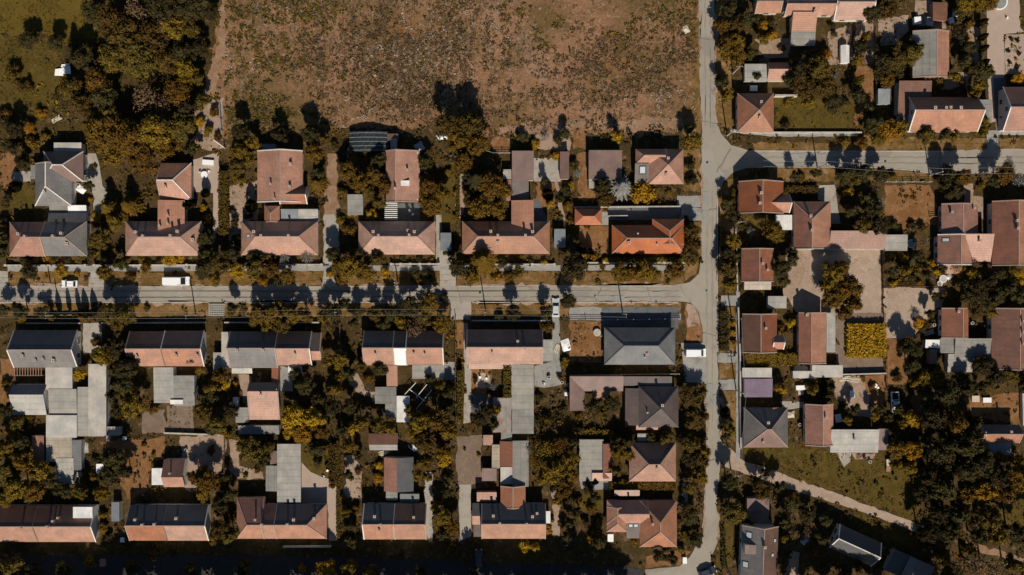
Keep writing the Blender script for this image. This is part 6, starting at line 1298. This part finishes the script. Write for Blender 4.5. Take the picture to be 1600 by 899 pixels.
crate('storage_box', 'box', 1495, 19, 1.2, 1.5, 1.2, 'plastic_white', 'white upright storage box right of the brick-red yard shed', -8)
crate('storage_box', 'box', 1487, 32, 1.0, 1.3, 1.0, 'plastic_white', 'white tilted storage box below the brick-red yard shed', 15)
crate('storage_box', 'box', 1434, 32, 1.5, 1.6, 1.4, 'plastic_white', 'white box at the top left of the half grey shed', 5)
crate('storage_box', 'box', 1453, 34, 1.6, 1.9, 1.4, 'metal_grey', 'grey tilted box above the half grey shed', -12)
crate('storage_box', 'box', 156, 732, 1.6, 2.0, 1.0, 'plastic_white', 'white box right of the long beige sheet shed', 0)
crate('storage_box', 'box', 194.5, 685, .8, .8, .8, 'plastic_white', 'small white box at the top of the dry lawn by the workshop')
crate('storage_box', 'box', 1389, 723, 1.1, 1.5, .8, 'wall_cream', 'beige box in the rough grass below the mauve lean-to', 3)
crate('storage_box', 'box', 1388, 733, .9, 1.2, .7, 'wall_brick', 'reddish box below the beige box in the rough grass', -6)
crate('storage_box', 'box', 191, 844, .9, 1.0, .7, 'plastic_white', 'small white box between the two bottom-street gables at the left', 0)
crate('storage_box', 'box', 160, 880, 1.2, 1.6, .9, 'wall_brick', 'reddish box on the verge of the shaded bottom street', 0)
crate('storage_box', 'box', 312, 68, .8, 1.0, .6, 'plastic_white', 'white box in the wood') if False else None
crate('garden_sofa', 'sofa', 325, 254, 2.6, 1.1, .7, 'plastic_white', 'white garden sofa at the top of the pale paved courtyard', -4)
crate('water_tank', 'tank', 1178, 138, 1.6, 1.2, 1.0, 'plastic_white', 'white tank in the shade above the pyramid-roofed house', 0)
crate('storage_box', 'box', 1280, 362, .9, .9, .8, 'plastic_white', 'white box') if False else None
crate('storage_box', 'box', 954, 841, 1.3, 1.7, .9, 'plastic_white', 'white box in the shade left of the large pink house', 0)
crate('cable_box', 'box', 1070, 876, .9, 1.4, 1.1, 'plastic_white', 'white cabinet at the corner of the bottom street', 0)
crate('storage_box', 'box', 1255, 606, 3.3, 1.0, .9, 'plastic_white', 'long white box left of the ribbed dark hedge', 2)
crate('storage_box', 'box', 1251, 612, 1.2, 1.5, .7, 'concrete', 'pale box under the long white one', 5)
crate('compost_bin', 'bin', 885, 616, .8, .8, .9, 'plastic_white', 'white bin left of the L-shaped mauve roof', 0)
crate('storage_box', 'box', 1310, 654, 1.4, 1.8, .8, 'plastic_white', 'white box right of the pink-red gable', 10)
crate('storage_box', 'box', 1332, 616, .9, 1.6, .7, 'plastic_white', 'slim white box in the bare garden above the large pale roof', 4)
for x, y, lab in ((1105, 254, 'dark manhole cover in the road below the street junction'), (1383, 252, 'dark manhole cover in the upper right street'), (1104, 454, 'dark manhole cover at the road bend by the orange house'), (930, 462.5, 'dark manhole cover in the main street above the grey hip'), (750, 457, 'dark manhole cover in the main street above the salmon gable')):
    X, Y = P(x, y); root = empty('manhole_cover', (X, Y, 0)); tag(root, lab, 'manhole cover', 'manhole covers in the streets')
    m = MB(); m.disc(0, 0, .03, .078, .48, .48, 'concrete', 16); m.build('rim', root); m = MB(); m.disc(0, 0, .079, .085, .36, .36, 'dark_iron', 16); m.build('lid', root)
# net canopy and wash lines
X, Y = P(576, 221, 2.4)
root = empty('net_canopy', (X, Y, 0)); tag(root, 'dark net canopy on white hoops at the lower edge of the field', 'canopy')
for k in range(5):
    y = -2.0 + k; m = MB(); m.tube([(-4.6 + 9.2 * t / 8, y, 1.6 + .9 * math.sin(PI * t / 8)) for t in range(9)], .05, 'metal_grey', 5); m.build('hoop', root)
m = MB()
for i in range(16):
    for j in range(6):
        q = lambda a, b: (-4.6 + 9.2 * a / 16, -2.4 + .8 * b, 1.52 + .9 * math.sin(PI * a / 16) + .07 * math.sin(a * 2.3 + b * 1.7))
        m.slab([q(i, j), q(i + 1, j), q(i + 1, j + 1), q(i, j + 1)], .03, 'net_dark')
m.build('net', root)
for sx in (-4.5, 4.5):
    for sy in (-2.3, 2.3): m = MB(); m.box(sx - .05, sy - .05, sx + .05, sy + .05, 0, 1.55, 'wood'); m.build('post', root)
X, Y = P(652, 614, 2); root = empty('washing_lines', (X, Y, 0)); tag(root, 'white washing line frame over the shaded yard by the tapering white roof', 'washing line')
def fr(a, b):
    A, B = P(*a, 2.0), P(*b, 2.0); m = MB(); m.bar((A[0] - X, A[1] - Y, 2), (B[0] - X, B[1] - Y, 2), .12, .08, 'frame_white'); m.build('rod', root)
for a, b in (((639, 608), (664, 627)), ((650, 598), (632, 617)), ((667, 601), (650, 622)), ((675, 609), (650, 640))): fr(a, b)
for p in ((640, 609), (663, 626)):
    A = P(*p, 1.0); m = MB(); m.tube([(A[0] - X, A[1] - Y, 0), (A[0] - X, A[1] - Y, 1.96)], .06, 'frame_white', 6); m.build('post', root)
X, Y = P(338, 484, .6); root = empty('slatted_gate', (X, Y, 0)); tag(root, 'pale grid gate lying across the drive between the road and rusty-backed gable', 'gate')
m = MB()
for k in range(9): m.bar((-1.7 + .425 * k, -1.3, .1), (-1.7 + .425 * k, 1.3, .1), .09, .08, 'concrete')
m.build('bar', root); m = MB()
for k in range(7): m.bar((-1.75, -1.3 + .43 * k, .19), (1.75, -1.3 + .43 * k, .19), .09, .08, 'concrete')
m.build('slat', root)
X, Y = P(100, 113); m = MB(); r = random.Random(5)
for k in range(5):
    a, b = r.uniform(-1, 1), r.uniform(-1.2, 1.2); z = .12 + .1 * k
    m.slab([(a - 1.1, b - .8, z), (a + 1.0, b - .9, z + .1), (a + .9, b + .9, z + .25), (a - .9, b + .7, z + .1)], .05, 'plastic_white')
tag(m.build('plastic_sheet', loc=(X, Y, 0)), 'crumpled white plastic sheet lying in the scrub below the meadow', 'sheet')
# posts of brick frame beside the grey gable (open red pergola)
X, Y = P(45, 581, 2.3); root = empty('pergola', (X, Y, 0)); tag(root, 'open reddish pergola of close beams under the grey gable', 'pergola')
for k in range(11): m = MB(); m.bar((-3.3 + .62 * k, -1.0, 2.3), (-3.3 + .62 * k, 1.0, 2.3), .16, .12, 'wall_brick'); m.build('beam', root)
m = MB(); m.bar((-3.5, -.9, 2.17), (3.3, -.9, 2.17), .14, .13, 'wood'); m.build('rail', root)
for sx in (-3.3, 3.1): m = MB(); m.box(sx - .07, -.97, sx + .07, -.83, 0, 2.1, 'wood'); m.build('post', root)

# ------------------------------------------------------------------ low growth nobody could count
BOX = [(x0 - .2, y0 - .2, x1 + .2, y1 + .2) for _r, x0, y0, x1, y1 in ANCH]
def inside(pt, poly):
    x, y = pt; c = False; n = len(poly)
    for i in range(n):
        a, b = poly[i], poly[i - 1]
        if (a[1] > y) != (b[1] > y) and x < (b[0] - a[0]) * (y - a[1]) / (b[1] - a[1]) + a[0]: c = not c
    return c
PB = [(min(p[0] for p in q), min(p[1] for p in q), max(p[0] for p in q), max(p[1] for p in q), q) for q in PAVED]
SPB = [(min(p[0] for p in q), min(p[1] for p in q), max(p[0] for p in q), max(p[1] for p in q), q) for q in SPARSE]
def free(x, y):
    for b in BOX:
        if b[0] < x < b[2] and b[1] < y < b[3]: return False
    for a in PB:
        if a[0] < x < a[2] and a[1] < y < a[3] and inside((x, y), a[4]): return False
    for a in SPB:
        if a[0] < x < a[2] and a[1] < y < a[3] and inside((x, y), a[4]): return RND.random() < .22
    return True
def tufts(name, x0, y0, x1, y1, n, mats, seed, smin=.12, smax=.5, test=None, hk=.5):
    r = random.Random(seed); m = MB(); tw = []
    for _ in range(n):
        x, y = r.uniform(x0, x1), r.uniform(y0, y1)
        if test and not test(x, y, r): continue
        s = smin + (smax - smin) * r.random() ** 2.5; mat = r.choices([a for a, _w in mats], [w for _a, w in mats])[0]; sh = r.random() * .7
        for _k in range(5):
            p = Vector((x + r.gauss(0, s * .5), y + r.gauss(0, s * .5), s * hk * r.uniform(.3, 1.1))); nn = Vector((r.gauss(0, .6), r.gauss(0, .6), 1)).normalized()
            u = nn.cross(Vector((r.gauss(0, 1), r.gauss(0, 1), .1))).normalized(); w = nn.cross(u); a = s * r.uniform(.35, .7)
            m.poly([p - u * a, p - w * a * .7, p + u * a, p + w * a * .7], mat); tw.append(min(1, sh + r.random() * .3))
    me = m.mesh(name); at = me.attributes.new('twig', 'FLOAT', 'FACE'); at.data.foreach_set('value', tw)
    o = bpy.data.objects.new(name, me); COL.objects.link(o); tag(o, kind='stuff')
from mathutils import noise as mn
FX0, FY1 = P(352, -30); FX1, FY0 = P(1090, 212)
def field_kind(x, y): return mn.noise(Vector((x * .022, y * .035, 7))) + .4 * mn.noise(Vector((x * .09, y * .12, 2)))
def field_test(x, y, r, olive=False):
    d = mn.noise(Vector((x * .03, y * .045, 3))) + .6 * mn.noise(Vector((x * .11, y * .16, 9))) + .6 * mn.noise(Vector((x * .4, y * .45, 5)))
    px = x / S + CX; py = CY - y / S
    if (field_kind(x, y) + (.2 if px < 620 and py > 110 else -.1) > r.gauss(0, .12)) != olive: return False
    return r.random() < (.06 if px > 800 else .30) + d * .9 + (.2 if 50 < py < 190 and px < 740 else 0)
tufts('dry_scrub', FX0, FY0, FX1, FY1, 52000, [('lf_scrub', 6), ('lf_tan', 2.5), ('lf_mid', 1.4), ('lf_dark', 2)], 11, .08, .55, field_test)
tufts('dry_scrub', FX0, FY0, FX1, FY1, 62000, [('lf_mid', 5), ('lf_dark', 3.4), ('lf_mustard', 1.4), ('lf_scrub', 2.4)], 12, .08, .62, lambda x, y, r: field_test(x, y, r, True))
def pale_test(x, y, r):
    d = mn.noise(Vector((x * .03 + 50, y * .06, 3))) + .7 * mn.noise(Vector((x * .3, y * .3, 19)))
    px = x / S + CX; py = CY - y / S
    return r.random() < (-.12 if px > 800 else .08) + d * 1.1 + (.25 if 60 < py < 190 and px < 740 else 0)
tufts('dry_scrub', FX0, FY0, FX1, FY1, 21000, [('lf_palescrub', 4), ('lf_scrub', 2)], 31, .08, .55, pale_test, .35)
MEAD = [[P(*q) for q in l] for l in ([(1165, 700), (1300, 700), (1400, 712), (1440, 740), (1432, 816), (1335, 776), (1180, 724)], [(-10, -10), (160, -10), (148, 20), (138, 42), (148, 60), (100, 72), (100, 120), (80, 168), (-10, 178)], [(1340, 800), (1430, 838), (1440, 850), (1400, 856), (1345, 838)], [(1570, 760), (1610, 750), (1610, 830), (1560, 835)], [(1212, 153), (1345, 150), (1345, 206), (1212, 206)])]
for k, q in enumerate(MEAD):
    x0, x1, y0, y1 = min(p[0] for p in q), max(p[0] for p in q), min(p[1] for p in q), max(p[1] for p in q)
    tufts('grass', x0, y0, x1, y1, int((x1 - x0) * (y1 - y0) * 7), [('lf_mid', 6), ('lf_mustard', 2), ('lf_dark', 2), ('lf_scrub', .8)], 60 + k, .08, .34, lambda x, y, r: inside((x, y), q) and r.random() < .55 + 1.1 * mn.noise(Vector((x * .14, y * .2, k))), .5)
ROWS = [(304, 165, 348, 232, 0), (358, 286, 400, 342, 0), (372, 728, 412, 748, 0), (545, 735, 572, 780, 0), (1294, 50, 1330, 100, 1), (1336, 34, 1366, 98, 1), (1374, 30, 1418, 68, 0), (1394, 395, 1462, 446, 0), (1326, 292, 1345, 350, 0), (1572, 56, 1604, 114, 0), (262, 636, 302, 674, 1), (891, 504, 938, 564, 0), (1496, 44, 1530, 96, 0), (556, 700, 600, 770, 0)]
for k, (a, b, c, d, ax) in enumerate(ROWS):
    (x0, y1), (x1, y0) = P(a, b), P(c, d)
    tufts('vegetable_patch', x0, y0, x1, y1, int((x1 - x0) * (y1 - y0) * 5), [('lf_mid', 4), ('lf_mustard', 3), ('lf_dark', 3), ('lf_scrub', 2), ('lf_golden', .6)], 80 + k, .1, .36, lambda x, y, r: ((x if ax else y) / 1.1) % 1 < .5 and r.random() < .6 + .8 * mn.noise(Vector((x * .3, y * .3, k))), .8)
def yard_test(x, y, r): return r.random() < .55 + .9 * mn.noise(Vector((x * .09, y * .09, 1))) and free(x, y)
YX0, YY0 = P(-10, 905); YX1, YY1 = P(1610, 200)
tufts('ground_vegetation', YX0, YY0, YX1, YY1, 42000, [('lf_mid', 5), ('lf_dark', 4), ('lf_mustard', 4), ('lf_scrub', 2), ('lf_golden', .3)], 12, .15, .85, yard_test, .8)
YX0, YY0 = P(1118, 205); YX1, YY1 = P(1610, -10)
tufts('ground_vegetation', YX0, YY0, YX1, YY1, 7000, [('lf_mid', 5), ('lf_dark', 4), ('lf_mustard', 3.5), ('lf_scrub', 2), ('lf_golden', .3)], 13, .15, .6, yard_test, .8)
YX0, YY0 = P(-10, 240); YX1, YY1 = P(345, -10)
tufts('ground_vegetation', YX0, YY0, YX1, YY1, 4500, [('lf_mid', 5), ('lf_dark', 3), ('lf_mustard', 3)], 14, .15, .7, lambda x, y, r: yard_test(x, y, r) and (y < P(0, 55)[1] or x > P(150, 0)[0]), .8)
# the belt of tall trees across the bottom street, whose shade falls on it
r = random.Random(21); m = MB(); tw = []
SB = SHAPES['B']
spots = [(x, 926 + r.uniform(-4, 6), r.uniform(10.5, 13.5), r.uniform(24, 30)) for x in range(-50, 985, 30)] + [(x, 948 + r.uniform(-4, 4), r.uniform(15, 18), 30) for x in range(-40, 960, 34)] + [(x, 928, r.uniform(15, 17), 26) for x in range(1235, 1490, 30)] + [(x, 950, 18, 30) for x in range(1250, 1470, 34)]
for (x, y, h, rr) in spots:
    X, Y = P(x, y); R = rr * S; src, stw = SB[r.randrange(len(SB))]; zr = h * .4; a = r.random() * 6.28; ca, sa = math.cos(a), math.sin(a)
    base = len(m.v); m.v += [(X + (vx * ca - vy * sa) * R, Y + (vx * sa + vy * ca) * R, h - zr * .95 + vz * zr) for vx, vy, vz in src.v]
    m.f += [tuple(i + base for i in f) for f in src.f]; m.m += [0] * len(src.f); tw += stw
    m.mats = ['lf_mid']
me = crown_mesh('treeline', m, tw, 'lf_mid'); o = bpy.data.objects.new('treeline', me); COL.objects.link(o); tag(o, kind='stuff')
# odds and ends lying about the yards
def barrel(px, py, mat, colw):
    X, Y = P(px, py, .9); root = empty('barrel', (X, Y, 0)); m = MB(); m.disc(0, 0, 0, .86, .34, .34, mat, 14); m.build('shell', root)
    m = MB(); m.disc(0, 0, .862, .9, .36, .36, mat, 14); m.build('rim', root); m = MB(); m.disc(0, 0, .902, .906, .3, .3, 'soot', 14); m.build('opening', root)
    PLANTS.append((root, X, Y, 3, colw + ' barrel', 'barrel'))
def planks(px, py, rz, mat, colw, L=2.4):
    r = random.Random(int(px * 3 + py)); X, Y = P(px, py, .3); m = MB()
    for k in range(9):
        a = r.uniform(-.12, .12); y = (k % 4) * .27 - .4 + r.uniform(-.05, .05); z = .06 + .09 * (k // 4); l = L / 2 * r.uniform(.7, 1.1)
        m.bar((-l, y - a * l, z), (l, y + a * l, z + .004 * k), .2, .07, mat)
    o = m.build('plank_pile', loc=(X, Y, 0)); o.rotation_euler = (0, 0, math.radians(rz)); PLANTS.append((o, X, Y, 3, colw + ' plank pile', 'plank_pile'))
def chair(px, py, rz):
    X, Y = P(px, py, .45); root = empty('garden_chair', (X, Y, 0), math.radians(rz))
    m = MB(); m.box(-.25, -.25, .25, .25, .40, .45, 'plastic_white'); m.build('seat', root)
    m = MB(); m.box(-.25, .22, .25, .28, .452, .92, 'plastic_white'); m.build('backrest', root)
    for sx in (-.22, .22):
        for sy in (-.22, .22): m = MB(); m.box(sx - .025, sy - .025, sx + .025, sy + .025, 0, .398, 'plastic_white'); m.build('leg', root)
    PLANTS.append((root, X, Y, 3, 'white garden chair', 'garden_chair'))
def tarp(px, py, w, d, rz, mat, colw):
    r = random.Random(int(px + py * 5)); X, Y = P(px, py, .4); m = MB(); n = 5
    hz = [[.1 + .35 * math.sin(PI * i / n) * math.sin(PI * j / n) + r.uniform(0, .12) for j in range(n + 1)] for i in range(n + 1)]
    jx = [[r.uniform(-.12, .12) for j in range(n + 1)] for i in range(n + 1)]
    q = lambda i, j: ((i / n - .5) * w + jx[i][j], (j / n - .5) * d + jx[j][i], hz[i][j])
    for i in range(n):
        for j in range(n): m.slab([q(i, j), q(i + 1, j), q(i + 1, j + 1), q(i, j + 1)], .04, mat)
    o = m.build('tarpaulin', loc=(X, Y, 0)); o.rotation_euler = (0, 0, math.radians(rz)); PLANTS.append((o, X, Y, 3, colw + ' tarpaulin', 'tarpaulin'))
for a in ((122, 289, 'plastic_white', 'white'), (165, 288, 'tarp_blue', 'blue'), (364, 633, 'tarp_blue', 'blue'), (290, 704, 'plastic_white', 'white'), (278, 706, 'soot', 'black'), (268, 585, 'soot', 'black'), (622, 706, 'tarp_blue', 'blue'), (812, 772, 'plastic_white', 'white'), (888, 602, 'plastic_white', 'white'), (878, 598, 'plastic_white', 'white'), (1424, 400, 'tarp_blue', 'blue'), (1503, 345, 'plastic_white', 'white'), (1250, 664, 'plastic_white', 'white'), (1352, 716, 'soot', 'black'), (1360, 722, 'plastic_white', 'white'), (1460, 508, 'plastic_white', 'white'), (1520, 505, 'plastic_white', 'white'), (1541, 510, 'tarp_blue', 'blue'), (692, 578, 'plastic_white', 'white'), (1306, 118, 'tarp_blue', 'blue'), (858, 590, 'plastic_white', 'white')): barrel(*a)
for a in ((88, 186, 30, 'wall_cream', 'pale'), (146, 742, -60, 'wall_brick', 'reddish'), (120, 742, 10, 'wall_cream', 'pale'), (134, 700, 90, 'concrete', 'grey'), (356, 592, -70, 'wall_cream', 'pale'), (600, 708, 20, 'wall_cream', 'pale'), (1320, 592, 5, 'wall_cream', 'pale'), (1335, 594, -12, 'wall_cream', 'pale'), (1345, 712, 25, 'wood', 'brown'), (1262, 800, 30, 'wall_cream', 'pale'), (870, 545, 70, 'wall_cream', 'pale'), (1195, 95, 10, 'wood', 'brown'), (1348, 88, 80, 'wood', 'brown'), (1452, 520, 12, 'concrete', 'grey'), (645, 700, -35, 'frame_white', 'white'), (404, 590, 80, 'wood', 'brown'), (546, 240, 80, 'frame_white', 'white')): planks(*a)
for a in ((326, 268, 120), (312, 268, 200), (750, 590, 20), (760, 592, -40), (1574, 28, 80), (1372, 606, 30), (939, 524, 200), (512, 736, 60), (850, 600, 140), (505, 745, 150), (640, 330, 30), (645, 335, 120)): chair(*a)
for a in ((76, 283, 2.4, 1.8, 20, 'plastic_white', 'white'), (126, 296, 2.2, 1.6, -30, 'plastic_white', 'white'), (300, 716, 1.8, 1.2, 60, 'tarp_blue', 'blue'), (480, 800, 2.4, 1.8, 10, 'tarp_blue', 'blue'), (884, 540, 2.0, 2.8, 15, 'plastic_white', 'white'), (1072, 46, 1.4, 1.7, 30, 'wall_cream', 'beige'), (1484, 432, 1.6, 1.2, 40, 'metal_grey', 'grey'), (1450, 645, 1.4, 1.8, 10, 'metal_grey', 'grey'), (690, 215, 2.8, 1.0, 5, 'plastic_white', 'white'), (655, 230, 2.2, 2.2, 30, 'metal_grey', 'grey'), (1258, 845, 2.0, 1.4, 45, 'metal_grey', 'grey'), (1236, 648, 1.8, 1.6, 5, 'wall_cream', 'beige'), (864, 740, 1.6, 1.4, 5, 'metal_grey', 'grey'), (588, 622, 2.2, 1.6, 25, 'wall_cream', 'beige')): tarp(*a)
label_plants()
# ------------------------------------------------------------------ sun, sky, camera
EL, AZ = math.radians(43), math.radians(8.5)
sun = bpy.data.lights.new('sun', 'SUN'); sun.energy = 5.0; sun.angle = math.radians(.5); sun.color = (1.0, .91, .78)
so = bpy.data.objects.new('sun', sun); COL.objects.link(so)
d = Vector((-math.sin(AZ) * math.cos(EL), math.cos(AZ) * math.cos(EL), -math.sin(EL)))
so.rotation_euler = d.to_track_quat('-Z', 'Y').to_euler()
w = bpy.data.worlds.new('World'); SC.world = w; w.use_nodes = True
nt = w.node_tree; bg = nt.nodes['Background']
sky = nt.nodes.new('ShaderNodeTexSky'); sky.sky_type = 'NISHITA'; sky.sun_disc = False; sky.sun_elevation = EL; sky.sun_rotation = math.radians(180 - 8.5)
tint = nt.nodes.new('ShaderNodeMix'); tint.data_type = 'RGBA'; tint.blend_type = 'MULTIPLY'; tint.inputs[0].default_value = 1; tint.inputs[7].default_value = (.78, .96, 1.12, 1)
nt.links.new(sky.outputs[0], tint.inputs[6]); nt.links.new(tint.outputs[2], bg.inputs[0]); bg.inputs[1].default_value = .05
cam = bpy.data.cameras.new('camera'); co = bpy.data.objects.new('camera', cam); COL.objects.link(co)
co.location = (0, 0, CAM_H); co.rotation_euler = (0, 0, 0)
cam.sensor_fit = 'HORIZONTAL'; cam.sensor_width = 36; cam.lens = 36 * CAM_H / (1600 * S); cam.clip_end = 3000; cam.clip_start = 1
SC.camera = co
vs = SC.view_settings; vs.view_transform = 'Standard'; vs.look = 'None'; vs.gamma = 1; vs.exposure = 0.0; vs.use_curve_mapping = False
SC.cycles.max_bounces = 4; SC.cycles.diffuse_bounces = 2
